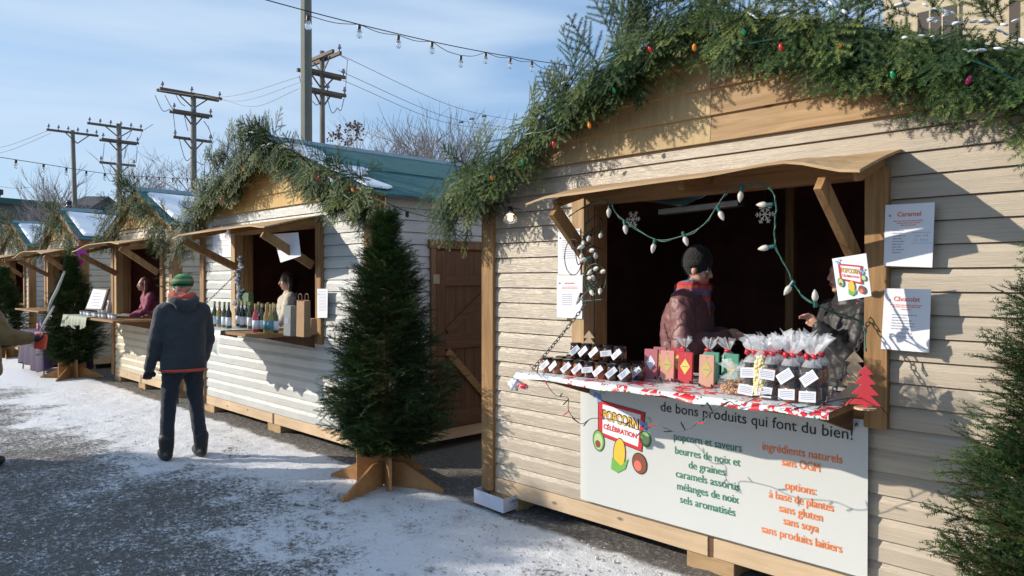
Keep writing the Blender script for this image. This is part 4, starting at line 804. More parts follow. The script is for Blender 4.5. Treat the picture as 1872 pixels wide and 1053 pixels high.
# little wooden trees
def wood_tree(label, px, pyb, Y, h, material, ball=None):
    p = WY(px, pyb, Y); c = Vector((p.x, Y, ZC)); t = thing('wooden_tree_ornament', label, 'ornament', tuple(c)); U = Vector((.96, .28, 0)); pts = [(0.0, 1.0)]
    lv = [(.30, .80), (.10, .78), (.40, .58), (.15, .56), (.52, .34), (.2, .32), (.60, .10), (.1, .10), (.1, 0)]
    poly = [(a*h*.55, b*h) for a, b in lv]; poly = [(0, h)]+poly+[(-a, b) for a, b in reversed(poly)]
    m = MB(); m.prism(poly, c, U, (0, 0, 1), (.28, -.96, 0), .012); m.obj('cutout', M[material], t, bevel=.001)
    MB().lathe([(.002, 0), (.045, 0), (.045, .008), (.002, .008)], c, 14).obj('foot', M['pale_x'], t)
    if ball: MB().ball(c+Vector((.0, -.018, h*.55)), .014, 10).obj('bead', M['bulb_red'], t, True)
wood_tree('pale wooden tree ornament with a red bead at the left end of the counter', 1078, 660, 3.62, .235, 'pale_z', True)
wood_tree('red painted wooden tree ornament at the right end of the counter', 1583, 732, 3.28, .19, 'box_red')
wood_tree('pale wooden tree ornament behind the red one at the right end', 1563, 725, 3.42, .235, 'pale_z')
# hanging snowflakes
for lab, px, py, Y in (('paper snowflake hanging at the upper left of the window', 1157, 401, 3.75), ('paper snowflake hanging at the upper right of the window', 1398, 392, 3.78)):
    c = WY(px, py, Y); t = thing('snowflake', lab, 'ornament', tuple(c)); m = MB()
    for k in range(6):
        a = math.pi/3*k; d = Vector((math.cos(a), .1*math.sin(a), math.sin(a))); m.bar(c, c+d*.055, .006, .003, (0, 1, 0))
        for q in (.022, .038):
            for s_ in (-1, 1): e = Vector((math.cos(a+s_*.9), 0, math.sin(a+s_*.9))); m.bar(c+d*q, c+d*q+e*.016, .005, .003, (0, 1, 0))
    m.obj('flake', M['c_bulb'], t); MB().tube([c, c+Vector((0, 0, 2.14-c.z))], .0008, 4).obj('thread', M['wire'], t)

t = thing('strip_light', 'unlit strip light fixture under the window header of the nearest kiosk', 'lamp', (-2.35, 3.84, 2.06))
m = MB(); m.bar((-2.62, 3.86, 2.075), (-2.05, 3.80, 2.085), .07, .035); m.obj('fixture_body', M['metal'], t, bevel=.003)
MB().box(-2.36, -2.30, 5.0, 5.06, .206, 2.38).obj('inner_post', M['treated_z'], K1)
# ---------------------------------------------------------------- chains
def chain(label, p0, p1, kiosk_, sag=.05):
    pts = curve_pts([p0, (Vector(p0)+Vector(p1))/2-Vector((0, 0, sag)), p1], 16); m = MB(); L_ = 0; n = len(pts)
    tot = sum((pts[i+1]-pts[i]).length for i in range(n-1)); step = .027; k = 0; d = 0.0; i = 0
    seg = [(pts[i+1]-pts[i]).length for i in range(n-1)]
    while d < tot-step:
        acc = 0; i = 0
        while acc+seg[i] < d: acc += seg[i]; i += 1
        c = pts[i].lerp(pts[i+1], (d-acc)/seg[i]); T = (pts[i+1]-pts[i]).normalized(); a = T.orthogonal().normalized(); a = Matrix.Rotation(1.57*(k % 2)+.5, 3, T) @ a
        ring = [c+T*(.018*math.cos(q))+a*(.010*math.sin(q)) for q in [2*math.pi*j/8 for j in range(9)]]; m.tube(ring, .0028, 5, cap=False); d += step; k += 1
    return m.obj('chain', M['chain'], kiosk_)
chain('', WY(1083, 540, F1-.07), (-3.09, 3.16, 1.09), K1, .01); chain('', WY(1590, 585, F1-.06), (-1.33, 3.16, 1.09), K1, .03)
chain('', (-8.36, F2-.07, 1.72), (-8.40, 3.10, 1.17), K2, 0.0)

# ---------------------------------------------------------------- light strings
def c_bulb(t, p, d, sz=1.0, so='gsocket', bm_='c_bulb'):
    d = Vector(d).normalized(); p = Vector(p)
    MB().lathe([(.008*sz, 0), (.0095*sz, .004*sz), (.0085*sz, .028*sz), (.002, .029*sz)], p, 10, d).obj('socket', M[so], t)
    MB().lathe([(.006*sz, .026*sz), (.0125*sz, .036*sz), (.0145*sz, .046*sz), (.011*sz, .062*sz), (.004*sz, .075*sz), (.0005, .079*sz)], p, 12, d).obj('bulb', M[bm_], t, True)
YL = 3.30
t = thing('light_string', 'green corded string of large white bulbs looping under the awning', 'string lights', tuple(WY(1250, 350, YL)))
wp = [(1040, 395, 3.5), (1080, 372, 3.45), (1112, 368, YL), (1128, 392, YL), (1155, 412, YL), (1200, 438, YL), (1245, 432, YL), (1285, 412, YL), (1312, 375, YL), (1335, 345, YL), (1372, 336, YL), (1405, 342, YL), (1418, 372, YL), (1416, 410, YL), (1418, 450, YL), (1438, 490, YL), (1462, 535, YL), (1492, 556, YL), (1530, 572, 3.4), (1575, 590, 3.55), (1584, 640, 3.5)]
pts = curve_pts([WY(a, b, c) for a, b, c in wp], 8); MB().tube(pts, .0032, 6).obj('wire', M['gwire'], t, True)
MB().tube([p+Vector((.004*math.sin(i*1.1), .004*math.cos(i*1.1), .004*math.sin(i*.7)-.004)) for i, p in enumerate(pts)], .0028, 6).obj('wire', M['gwire'], t, True)
for a, b, dx, dz in ((1114, 372, 0, -1), (1141, 403, .25, -1), (1198, 436, -.2, -1), (1248, 424, .45, -1), (1311, 378, .5, -.9), (1356, 340, -.1, -1), (1413, 374, -1, .05), (1416, 450, -1, -.15), (1452, 513, -.6, -.9), (1491, 562, .0, 1)):
    c_bulb(t, WY(a, b, YL), (dx, -.1, dz), 1.05, 'gsocket' if a > 1120 else 'socket')
t = thing('light_string', 'tangled bunch of dark corded white bulbs hanging on the left awning brace', 'string lights', tuple(WY(1080, 460, 3.45))); rs = random.Random(8)
for k in range(3):
    pts = []
    for i in range(13):
        f = i/12; pts.append(WY(1083+rs.uniform(-22, 20)+(-22 if 3 < i < 7 and k == 0 else 0), 395+150*f+rs.uniform(-16, 16), 3.45+rs.uniform(-.05, .05)))
    MB().tube(curve_pts(pts, 7), .0032, 6).obj('wire', M['wire' if k < 2 else 'gwire'], t, True)
ring = [WY(1088+20*math.cos(a), 510+28*math.sin(a), 3.42) for a in [i*2*math.pi/16 for i in range(17)]]; MB().tube(ring, .003, 6).obj('wire', M['gwire'], t, True)
ring = [WY(1048+16*math.cos(a), 470+33*math.sin(a), 3.40) for a in [i*2*math.pi/16 for i in range(15)]]; MB().tube(ring, .003, 6).obj('wire', M['wire'], t, True)
for k in range(16): c_bulb(t, WY(1080+rs.uniform(-20, 22), 425+k*7.2+rs.uniform(-6, 6), 3.40+rs.uniform(-.03, .04)), (rs.uniform(-1, 1), -.4, rs.uniform(-1, .5)), 1.0, 'socket' if k % 2 else 'gsocket')
t = thing('mini_light_string', 'thin dark mini light string draped along the counter edge over the banner', 'string lights', (-2.2, 3.1, 1.05)); YM = 3.07
wp = [(968, 668, 3.2), (990, 690, YM), (1015, 722, YM), (1038, 727, YM), (1040, 752, YM), (1062, 775, YM), (1085, 765, YM+.05), (1130, 770, YM+.05), (1170, 787, YM+.05), (1200, 778, YM), (1235, 790, YM), (1262, 783, YM), (1290, 762, YM), (1330, 735, YM), (1352, 742, YM), (1395, 722, YM), (1425, 728, YM), (1460, 745, YM), (1500, 738, YM), (1560, 728, 3.2), (1600, 735, 3.4), (1625, 760, 3.55)]
pts = curve_pts([WY(a, b, c) for a, b, c in wp], 6); MB().tube(pts, .0022, 5).obj('wire', M['wire'], t)
m = MB()
for k in range(4, len(pts)-4, 5):
    d = Vector((rng.uniform(-1, 1), -.2, rng.uniform(-1, 1))).normalized(); m = MB(); m.tube([pts[k], pts[k]+d*.03, pts[k]+d*.045], [.003, .0035, .0025], 6)
    m.obj('mini_bulb', M['wire' if k % 3 else 'bulb_red'], t)
# cable and spot bulb at the corner of the nearest kiosk
t = thing('flood_bulb', 'clear flood bulb lit orange at the left corner of the nearest kiosk', 'lamp', tuple(WY(937, 392, 3.55))); c = WY(932, 380, 3.55)
MB().lathe([(.018, 0), (.022, .01), (.020, .05), (.002, .052)], c, 12, (.35, -.3, -.6)).obj('socket', M['socket'], t, True)
q = Vector((.35, -.3, -.6)).normalized(); MB().lathe([(.018, .05), (.03, .07), (.046, .10), (.048, .112), (.03, .122), (.002, .125)], c, 16, q).obj('glass', M['glassbulb'], t, True)
MB().ball(c+q*.095, (.017, .017, .017), 10).obj('filament_glow', M['lamp'], t, True)
MB().tube(curve_pts([WY(925, 378, 3.6), WY(960, 385, 3.55), WY(1010, 402, 3.5), WY(1045, 412, 3.46)], 6), .003, 5).obj('cable', M['wire'], t)
# festoon over the lane
def festoon(label, pts3, bulbs, sag, r=.004, bs=1.0, cable2=True):
    t = thing('festoon', label, 'string lights', tuple(pts3[0])); P = curve_pts(pts3, 12); MB().tube(P, r, 5).obj('support_wire', M['wire'], t)
    n = len(P)
    L_ = [0]; 
    for i in range(n-1): L_.append(L_[-1]+(P[i+1]-P[i]).length)
    def at(d):
        i = 0
        while i < n-2 and L_[i+1] < d: i += 1
        return P[i].lerp(P[i+1], min(1, (d-L_[i])/(L_[i+1]-L_[i])))
    prev = None; rs = random.Random(5)
    for k, f in enumerate(bulbs):
        p = at(f*L_[-1])-Vector((0, 0, rs.choice((.0, .01, .03, .07)) if cable2 else 0)); 
        MB().lathe([(.014*bs, 0), (.017*bs, -.005*bs), (.018*bs, -.05*bs), (.014*bs, -.052*bs)], p, 10, (rs.uniform(-.1, .1), rs.uniform(-.1, .1), 1)).obj('socket', M['socket'], t)
        MB().lathe([(.013*bs, -.05*bs), (.028*bs, -.075*bs), (.033*bs, -.10*bs), (.027*bs, -.122*bs), (.010*bs, -.135*bs), (.001, -.137*bs)], p, 14, (0, 0, 1)).obj('bulb', M['glassbulb'], t, True)
        if prev is not None and cable2: MB().tube(curve_pts([prev, (prev+p)/2-Vector((0, 0, .02)), p], 4), .003, 4).obj('cable', M['wire'], t)
        prev = p
A0, A1 = WD(330, -42, 4.6), WD(1062, 124, 7.9)
festoon('festoon of clear bulbs crossing the sky above the two nearest kiosks', [A0, A0.lerp(A1, .25)-Vector((0, 0, .05)), A0.lerp(A1, .5)-Vector((0, 0, .07)), A0.lerp(A1, .75)-Vector((0, 0, .05)), A1], [.215, .32, .41, .495, .575, .65, .73, .805, .87, .935], .1, bs=.78)
B0, B1 = WD(-60, 278, 11.5), WD(420, 330, 19)
festoon('distant festoon of bulbs over the left kiosks', [B0, WD(80, 300, 13), WD(200, 318, 15), WD(300, 325, 17), B1], [.12, .2, .28, .36, .44, .51, .58, .64, .70, .76, .82, .88], .1, r=.006, bs=1.1, cable2=False)
MB_ = WD(700, 378, 7.2)
t = thing('festoon', 'short black cable with sockets strung between the white and beige kiosk eaves', 'string lights', tuple(MB_)); pts = curve_pts([Vector((-5.5, 3.75, 2.36)), Vector((-5.3, 3.95, 2.25)), Vector((-4.9, 4.1, 2.17)), Vector((-4.5, 4.0, 2.24)), Vector((-4.2, 3.85, 2.34))], 5)
MB().tube(pts, .004, 5).obj('cable', M['wire'], t)
for k in (4, 9, 14): MB().lathe([(.012, 0), (.016, -.01), (.016, -.05), (.002, -.055)], pts[k], 8).obj('socket', M['socket'], t)

# ---------------------------------------------------------------- counter of the white kiosk
ZW = 1.156
M['oil'] = mat('olive_oil_glass', (0.05, 0.07, 0.012), 0.08, coat=1); M['wine'] = mat('dark_glass', (0.010, 0.015, 0.012), 0.08, coat=1); M['rose'] = mat('rose_glass', (0.55, 0.04, 0.06), 0.08, coat=1); M['gold_oil'] = mat('golden_glass', (0.35, 0.22, 0.03), 0.08, coat=1); M['cork'] = mat('bottle_cap', (0.45, 0.36, 0.16), .5); M['blacklabel'] = mat('label_blue', (0.10, 0.25, 0.32), .5)
def make_bottle(label, loc, glass, lab='paper', h=.27, r=.030):
    t = thing('bottle', label, 'bottle', loc, 'bottles on the counter of the white kiosk'); s_ = h/.27
    MB().lathe([(.002, 0), (r*.9, 0), (r, .006), (r, .15*s_), (r*.7, .18*s_), (.012, .21*s_), (.0115, .24*s_), (.002, .24*s_)], loc, 14).obj('glass', M[glass], t, True)
    MB().lathe([(.002, 0), (.013, 0), (.013, .035*s_), (.002, .036*s_)], Vector(loc)+Vector((0, 0, .238*s_)), 10).obj('cap', M['cork'], t)
    MB().lathe([(r+.0008, .03*s_), (r+.0008, .115*s_)], loc, 14).obj('label', M[lab], t, True); return t
proto = {g: make_bottle('', (-8, 3.3, ZW), g, l_) for g, l_ in (('oil', 'paper'), ('wine', 'paper'), ('rose', 'paper'), ('gold_oil', 'blacklabel'))}; used = set()
spots = [(392, 'oil', 3.22, 'slim oil bottle at the far left of the counter'), (401, 'gold_oil', 3.22, 'second golden bottle from the far left'), (410, 'oil', 3.22, 'third oil bottle from the far left'), (418, 'wine', 3.20, 'dark bottle fourth from the far left'),
         (436, 'wine', 3.42, 'dark bottle at the left of the crowded middle group'), (443, 'wine', 3.36, 'dark bottle second in the crowded middle group'), (450, 'oil', 3.40, 'green bottle in the middle of the crowded group'), (457, 'oil', 3.34, 'green bottle just left of the rose bottle'),
         (467, 'rose', 3.14, 'rose red bottle with a white label'), (479, 'wine', 3.20, 'dark bottle right of the rose one'), (487, 'gold_oil', 3.20, 'golden bottle second right of the rose one'), (495, 'gold_oil', 3.18, 'golden bottle third right of the rose one'), (503, 'oil', 3.22, 'oil bottle beside the grey box'), (473, 'oil', 3.42, 'oil bottle behind the rose one'), (490, 'gold_oil', 3.42, 'golden bottle at the back right'), (500, 'gold_oil', 3.40, 'golden bottle at the back beside the grey box')]
for px, g, Y, lb in spots:
    x = WY(px, 600, Y).x
    if g not in used: used.add(g); proto[g].location = (x, Y, ZW); proto[g]['label'] = lb+' of the white kiosk'
    else: dup(proto[g], (x, Y, ZW), rng.uniform(0, 3), lb+' of the white kiosk')
M['greybox'] = mat('grey_gift_box', (0.20, 0.23, 0.22), .5); M['crate_green'] = mat('green_carton', (.06, .12, .05), .6, var=.2, vscale=30)
def paper_bag(label, px, Y, w_, h_, material, name='paper_bag', dp=.07):
    x = WY(px, 600, Y).x; t = thing(name, label, 'bag' if 'bag' in name else 'box', (x, Y, ZW)); m = MB(); y0 = Y
    m.add([(x-w_/2, y0, ZW), (x+w_/2, y0, ZW), (x+w_/2, y0+dp, ZW), (x-w_/2, y0+dp, ZW), (x-w_/2*.96, y0+.006, ZW+h_), (x+w_/2*1.02, y0+.004, ZW+h_*.985), (x+w_/2, y0+dp*.9, ZW+h_), (x-w_/2, y0+dp, ZW+h_*1.01)], [(0,1,5,4),(1,2,6,5),(2,3,7,6),(3,0,4,7),(0,3,2,1)]+([(4,5,6,7)] if 'box' in name else [])); m.obj('sides', M[material], t, bevel=.002)
    if 'bag' in name:
        for yy in (y0+.004, y0+dp-.004): MB().tube(curve_pts([(x-.03, yy, ZW+h_-.01), (x-.025, yy, ZW+h_+.05), (x+.025, yy, ZW+h_+.05), (x+.03, yy, ZW+h_-.01)], 5), .003, 5).obj('handle', M[material], t)
    else: flat(t, 'box_label', [[(x-w_*.3, y0-.001, ZW+h_*.4), (x+w_*.3, y0-.001, ZW+h_*.4), (x+w_*.3, y0-.001, ZW+h_*.6), (x-w_*.3, y0-.001, ZW+h_*.6)]], M['ink_grey'])
paper_bag('grey gift box standing right of the bottles', 524, 3.14, .13, .27, 'greybox', 'gift_box'); paper_bag('brown kraft paper bag right of the grey box', 548, 3.16, .14, .32, 'kraft'); paper_bag('small clear packed carton by the womans elbow', 563, 3.40, .10, .14, 'kraft', 'carton_box')
paper_bag('green printed carton behind the dark bottles', 444, 3.62, .26, .36, 'crate_green', 'carton_box')
t = thing('silver_tinsel', 'crumpled silver wrap hanging on the left jamb of the white kiosk window', 'decoration', (-8.2, 3.66, 1.8)); m = MB(); rs = random.Random(6)
M['tinsel'] = mat('silver_film', (.5, .5, .52), .25, .7, bump=.6, bscale=25); 
for k in range(26): m.ball((-8.18+.06*math.sin(k*.5)+rs.uniform(-.03, .03), 3.62+rs.uniform(-.03, .03), 1.92-k*.024), (rs.uniform(.03, .055), .03, .02), 7, Matrix.Rotation(rs.uniform(-1, 1), 3, 'Y'))
m.obj('film', M['tinsel'], t)

# ---------------------------------------------------------------- cardboard tray on the ground
M['carton'] = mat('white_carton', (0.62, 0.64, 0.74), .6, var=.05)
bx = thing('cardboard_tray', 'open white cardboard tray lying on the snow at the kiosk corner', 'box', tuple(WG(912, 930))); a = WG(866, 922); b = WG(920, 943); c = WG(961, 928); d_ = a+c-b; hgt = .10
for o in (a, b, c, d_): o.z = .012
cx = (a+b+c+d_)/4
for n_, (p, q) in (('left_side', (a, b)), ('right_side', (b, c)), ('back_side', (c, d_)), ('far_side', (d_, a))):
    nrm = (cx-(p+q)/2); nrm.z = 0; nrm.normalize(); U = (q-p); m = MB(); k = .002 if 's' in n_ else 0
    m.prism([(0.004, 0), (.996, 0), (.996, hgt), (0.004, hgt)], p, U, (0, 0, 1), nrm, .004); m.obj('tray_side', M['carton'], bx)
m = MB(); m.add([a, b, c, d_], [(0, 1, 2, 3)]); m.obj('tray_bottom', M['carton'], bx)
n_ = ((b-a).cross(Vector((0, 0, 1)))).normalized(); U = (c-b).normalized(); o_ = (b+c)/2+Vector((0, 0, .055)); out = ((b+c)/2-cx); out.z = 0; out.normalize()
letters(bx, '6 Dessert', o_+out*.003, .028, M['ink'], U, (0, 0, 1)); letters(bx, '144', o_+out*.003-Vector((0, 0, .03)), .018, M['ink_grey'], U, (0, 0, 1))

# ---------------------------------------------------------------- poles and wires
def pole(label, px, D, ytop, w_, arms, name='utility_pole', ztop=None, lean=0):
    b = WD(px, HOR, D); zt = H+(HOR-ytop)/FPX*D; t = thing(name, label, 'pole', (b.x, b.y, 0)); O = Vector((b.x, b.y, 0)); lx = Vector((RX, RY, 0))*lean
    MB().tube([O, O+lx*.5+Vector((0, 0, zt*.5)), O+lx+Vector((0, 0, zt))], [w_*.52, w_*.46, w_*.38], 12).obj('post', M['utility'], t, True)
    for ax, (x0, y0), (x1, y1), dbl, ins in arms:
        d = Vector((0, 1, 0)) if ax == 'y' else Vector((-1, 0, 0))
        def hit(x): # offset along d at which pixel column x is met
            k = (x-936)/FPX; n_ = (O.x*RX+O.y*RY)-k*(O.x*FX+O.y*FY); return -n_/((d.x*RX+d.y*RY)-k*(d.x*FX+d.y*FY))
        s0, s1 = hit(x0), hit(x1); p0, p1 = O+d*s0, O+d*s1; dm = ((p0+p1)/2); dp_ = dm.x*FX+dm.y*FY; z = H+(HOR-(y0+y1)/2)/FPX*dp_
        for o in ((-w_*.5-.03, w_*.5+.03) if dbl else (-w_*.5-.03,)):
            off = d.cross(Vector((0, 0, 1))).normalized()*o; q0 = p0+off+Vector((0, 0, z)); q1 = p1+off+Vector((0, 0, z)); m = MB(); m.bar(q0, q1, .09, .11); arm_ = m.obj('crossarm', M['arm'], t)
        for k in range(ins):
            q = q0.lerp(q1, .04+.92*k/(max(1, ins-1))); MB().lathe([(.02, 0), (.02, .08), (.07, .10), (.075, .14), (.05, .16), (.055, .20), (.03, .24), (.002, .25)], q+Vector((0, 0, .06)), 8).obj('insulator', M['ink_grey'], t, True)
        for sg_ in (-1, 1): m = MB(); c = O+Vector((0, 0, z-.55)); e = c+d*sg_*min(abs(s0), abs(s1))*.55+Vector((0, 0, .5)); m.bar(c, e, .03, .05); m.obj('arm_brace', M['arm'], t)
    return t, O, zt
P1 = pole('leftmost thin utility pole with one crossarm', 143, 38, 239, .26, [('y', (88, 238), (183, 247), False, 6)], lean=-.25)
P2 = pole('second utility pole from the left with three tiers of arms', 219, 36.5, 227, .30, [('y', (163, 225), (265, 238), False, 6), ('y', (185, 254), (253, 265), True, 3), ('y', (185, 296), (251, 303), False, 2)])
P3 = pole('third utility pole from the left with a tilted top crossarm', 355, 30.7, 171, .28, [('y', (291, 167), (404, 181), True, 3), ('y', (314, 201), (386, 217), True, 3), ('y', (321, 249), (391, 260), False, 2)])
P4 = pole('tallest utility pole behind the metal post', 590, 25.3, 95, .22, [('x', (560, 118), (617, 99), True, 2), ('y', (548, 127), (628, 145), True, 2), ('y', (562, 160), (629, 182), True, 3)])
def wires(label, runs, r=.012):
    t = thing('power_line', label, 'power line', tuple(runs[0][0]))
    for a, b, sag in runs: MB().tube(curve_pts([a, (Vector(a)+Vector(b))/2-Vector((0, 0, sag)), b], 10), r, 4).obj('wire', M['wire'], t)
wires('three faint power wires running right from the tallest utility pole', [(WD(617, 99, 25.3), WD(985, 228, 36), .5), (WD(620, 130, 25.5), WD(960, 238, 36), .5), (WD(628, 148, 26), WD(940, 240, 36), .5), (WD(617, 99, 25.3), WD(638, 112, 25.2), 0), (WD(636, 112, 25.2), WD(632, 172, 25.6), .0)], .009)
wires('faint power wires between the tallest and the third utility pole', [(WD(291, 166, 29.5), WD(560, 138, 25.3), .5), (WD(345, 171, 30.7), WD(555, 150, 25.3), .5), (WD(400, 180, 32), WD(548, 163, 26), .5)], .008)
wires('drooping leads hanging from the third utility pole', [(WD(x0, y0, 30.5), WD(x1, y1, 30.5), s_) for x0, y0, x1, y1, s_ in ((285, 175, 313, 200, .35), (303, 175, 330, 205, .2), (318, 205, 323, 250, .05), (338, 210, 345, 240, .05), (374, 222, 390, 255, -.1), (328, 252, 352, 288, .5), (391, 258, 360, 296, .5), (322, 172, 340, 195, .1))], .014)
wires('drooping leads hanging from the second utility pole', [(WD(x0, y0, 36), WD(x1, y1, 36), s_) for x0, y0, x1, y1, s_ in ((265, 238, 281, 228, 0), (245, 232, 232, 256, .1), (262, 240, 250, 262, .1), (192, 262, 189, 295, .05), (232, 268, 229, 290, .05), (252, 268, 250, 298, .1), (187, 298, 212, 330, .4), (248, 302, 222, 330, .4))], .014)
wires('leads hanging from the tallest utility pole', [(WD(x0, y0, 25), WD(x1, y1, 25), s_) for x0, y0, x1, y1, s_ in ((597, 172, 618, 198, .4), (618, 198, 630, 180, .25), (590, 130, 600, 160, .1), (548, 140, 556, 160, .1), (572, 186, 590, 178, .2))], .012)
wires('power wires leaving the leftmost utility pole toward the left edge', [(WD(88, 240, 38), WD(-60, 275, 44), .3), (WD(95, 244, 38), WD(-60, 288, 44), .3), (WD(0, 341, 44), WD(60, 342, 44), .1)], .012)
def line_box():
    for lb, px, py in (('leftmost inline insulator on the sagging power wires', 843, 224), ('middle inline insulator on the sagging power wires', 862, 218), ('rightmost inline insulator on the sagging power wires', 885, 213)):
        c = WD(px, py, 32); MB().lathe([(.01, -.12), (.05, -.08), (.03, 0), (.05, .08), (.01, .12)], c, 8, (1, .3, -.1)).obj('line_insulator', M['ink'], None, True, org=c)
        o = bpy.context.scene.collection.objects[-1]; tag(o, lb, 'insulator')
line_box()
# square metal post behind the white kiosk
b = WD(561, HOR, 13.2); t = thing('metal_post', 'tall olive grey steel post rising behind the white kiosk', 'pole', (b.x, b.y, 0))
MB().tube([(b.x, b.y, 0), (b.x, b.y, 9.5)], [.112, .095], 8).obj('post', M['pole'], t); MB().lathe([(.15, 0), (.15, .03), (.10, .05), (.002, .05)], (b.x, b.y, 0), 12).obj('base_flange', M['metal'], t)

# ---------------------------------------------------------------- bare trees
M['bark'] = mat('bare_bark', (0.13, 0.10, 0.085), .9, var=.2); M['twig'] = mat('pale_twigs', (0.34, 0.29, 0.27), .9, var=.2)
def bare_tree(label, px, D, ytop, spread, seed, trunks=3, levels=5, r0=.10):
    b = WD(px, HOR, D); h = H+(HOR-ytop)/FPX*D; O = Vector((b.x, b.y, 0)); t = thing('bare_tree', label, 'tree', tuple(O)); rs = random.Random(seed); big = MB(); small = MB()
    def grow(p, d, ln, r, lv):
        q = p; pts = [p]; dd = d.copy()
        for k in range(3): dd = (dd+Vector((rs.uniform(-.16, .16), rs.uniform(-.16, .16), rs.uniform(-.02, .14)))).normalized(); q = q+dd*ln/3; pts.append(q)
        (big if lv < 2 else small).tube(pts, [r, r*.85, r*.7, r*.5], 6 if lv < 2 else 3, cap=False)
        if lv >= levels: return
        for k in range(3 if lv > 1 else 4):
            f = rs.uniform(.35, 1.0); s_ = pts[0].lerp(pts[-1], f) if f < 1 else pts[-1]; s_ = pts[min(3, int(f*3))].lerp(pts[min(3, int(f*3)+1)], f*3-int(f*3))
            nd = (dd+Vector((rs.uniform(-1, 1), rs.uniform(-1, 1), rs.uniform(-.45, .35)))*spread*1.35).normalized(); grow(s_, nd, ln*rs.uniform(.58, .82), max(r*.50, .0055), lv+1)
    for k in range(trunks): grow(O+Vector((rs.uniform(-.3, .3)*k, rs.uniform(-.3, .3)*k, 0)), Vector((rs.uniform(-.3, .3), rs.uniform(-.3, .3), 1)).normalized(), h*.34*rs.uniform(.8, 1), r0, 0)
    zs = sorted(v[2] for v in big.v+small.v)[-max(1, len(small.v)//60)]; f = h/zs
    for mb in (big, small): mb.v = [(O.x+(v[0]-O.x)*f, O.y+(v[1]-O.y)*f, v[2]*f) for v in mb.v]
    big.obj('trunk', M['bark'], t, True); small.obj('crown', M['twig'], t)
bare_tree('bare spreading tree above the white kiosk roof ridge', 762, 24, 228, .55, 3, 4); bare_tree('smaller bare tree left of the spreading one, above the teal roof', 695, 26, 240, .5, 5, 2)
bare_tree('bare tree nearest the garland of the beige kiosk', 828, 25, 246, .55, 7, 3); bare_tree('broad bare tree behind the snowy roof of the cream kiosk', 292, 34, 305, .65, 8, 3); bare_tree('bare bushy tree left of the thick garland tuft', 385, 30, 285, .6, 9, 3); bare_tree('thin bare tree beside the leftmost utility pole', 118, 40, 322, .4, 12, 2)
# tall dry seed stalks
t = thing('dry_stalks', 'tall dry seed stalks sticking up behind the white kiosk roof', 'plant', tuple(Vector((WD(640, HOR, 15).x, WD(640, HOR, 15).y, 0)))); rs = random.Random(2)
for k in range(15):
    px = 606+rs.uniform(0, 52); D = 15+rs.uniform(-.5, .5); b = WD(px, HOR, D); yt = 222+rs.uniform(0, 30); top = WD(px+rs.uniform(-6, 8), yt, D); b.z = 0
    MB().tube([b, b.lerp(top, .6)+Vector((.03, 0, 0)), top], [.010, .008, .004], 4).obj('stalk', M['twig'], t)
    m = MB()
    for q in range(9): m.ball(top+Vector((rs.uniform(-.07, .07), rs.uniform(-.05, .05), rs.uniform(-.16, .02))), rs.uniform(.012, .028), 6)
    m.obj('seed_head', M['bark'], t)

# ---------------------------------------------------------------- buildings beyond
M['stone'] = mat('beige_stone', (0.50, 0.42, 0.29), .85, var=.12, vscale=4, bump=.4, bscale=30, stretch=(1, 1, 3)); M['greywall'] = mat('grey_cladding', (0.13, 0.135, 0.13), .8, var=.08, stretch=(1, 1, .1), vscale=20); M['greenroof'] = mat('green_roof_edge', (0.02, 0.09, 0.07), .6); M['darkroof'] = mat('dark_shingle_roof', (.06, .06, .065), .9, var=.2); M['glass_dark'] = mat('dark_window_glass', (.10, .08, .06), .1)
p = WY(1612, 0, 24); t = thing('stone_building', 'tall beige stone building beyond the nearest kiosk at the top right', 'building', (p.x, 24, 0))
m = MB(); m.box(p.x, p.x+26, 24, 36, 0, 14.5); m.obj('wall', M['stone'], t)
for k in range(4): x = p.x+3.6+k*5.2; MB().box(x, x+.55, 23.72, 23.998, 0, 14.5).obj('pilaster', M['stone'], t)
for i in range(5):
    for j in range(4):
        x = p.x+1.0+i*2.6-(.3 if i % 2 else 0); z = 2.5+j*2.9; fr = MB(); fr.box(x-.08, x+1.08, 23.93, 23.996, z-.08, z+1.38); f_ = fr.obj('window_frame', M['stone'], t); g = MB(); g.box(x, x+1, 23.90, 23.928, z, z+1.3); g.obj('pane', M['glass_dark'], f_)
        for q in (.33, .66): MB().box(x+q-.02, x+q+.02, 23.885, 23.899, z, z+1.3).obj('glazing_bar', M['stone'], f_)
m = MB(); m.box(p.x-.25, p.x+26, 23.6, 23.998, 14.2, 14.8); m.obj('cornice', M['snow'], t)
t = thing('grey_hall', 'long grey hall with a dark green roof edge at the left edge of the photo', 'building', tuple(WD(40, HOR, 42))[:2]+(0,)); a = WD(-150, 0, 40); b = WD(100, 0, 46); a.z = b.z = 0; d = (b-a); n_ = Vector((-d.y, d.x, 0)).normalized()*(1)
if n_.x*FX+n_.y*FY < 0: n_ = -n_
m = MB(); m.prism([(0, 0), (1, 0), (1, 6.2), (0, 6.2)], a, d, (0, 0, 1), n_, 14); m.obj('wall', M['greywall'], t); m = MB(); m.prism([(-.01, 6.2), (1.01, 6.2), (1.01, 6.55), (-.01, 6.55)], a-n_*.3, d, (0, 0, 1), n_, 14.6); m.obj('roof_edge', M['greenroof'], t)
for f in (.3, .72): q = a+d*f+n_*3; MB().lathe([(.25, 6.5), (.25, 7.0), (.4, 7.05), (.4, 7.35), (.02, 7.4)], q, 10).obj('roof_vent', M['darkroof'], t)
for f in (.2, .5, .8): q = a+d*f-n_*.05; MB().prism([(-1, 1.2), (1, 1.2), (1, 2.6), (-1, 2.6)], q, d.normalized(), (0, 0, 1), n_, .04).obj('window', M['glass_dark'], t)
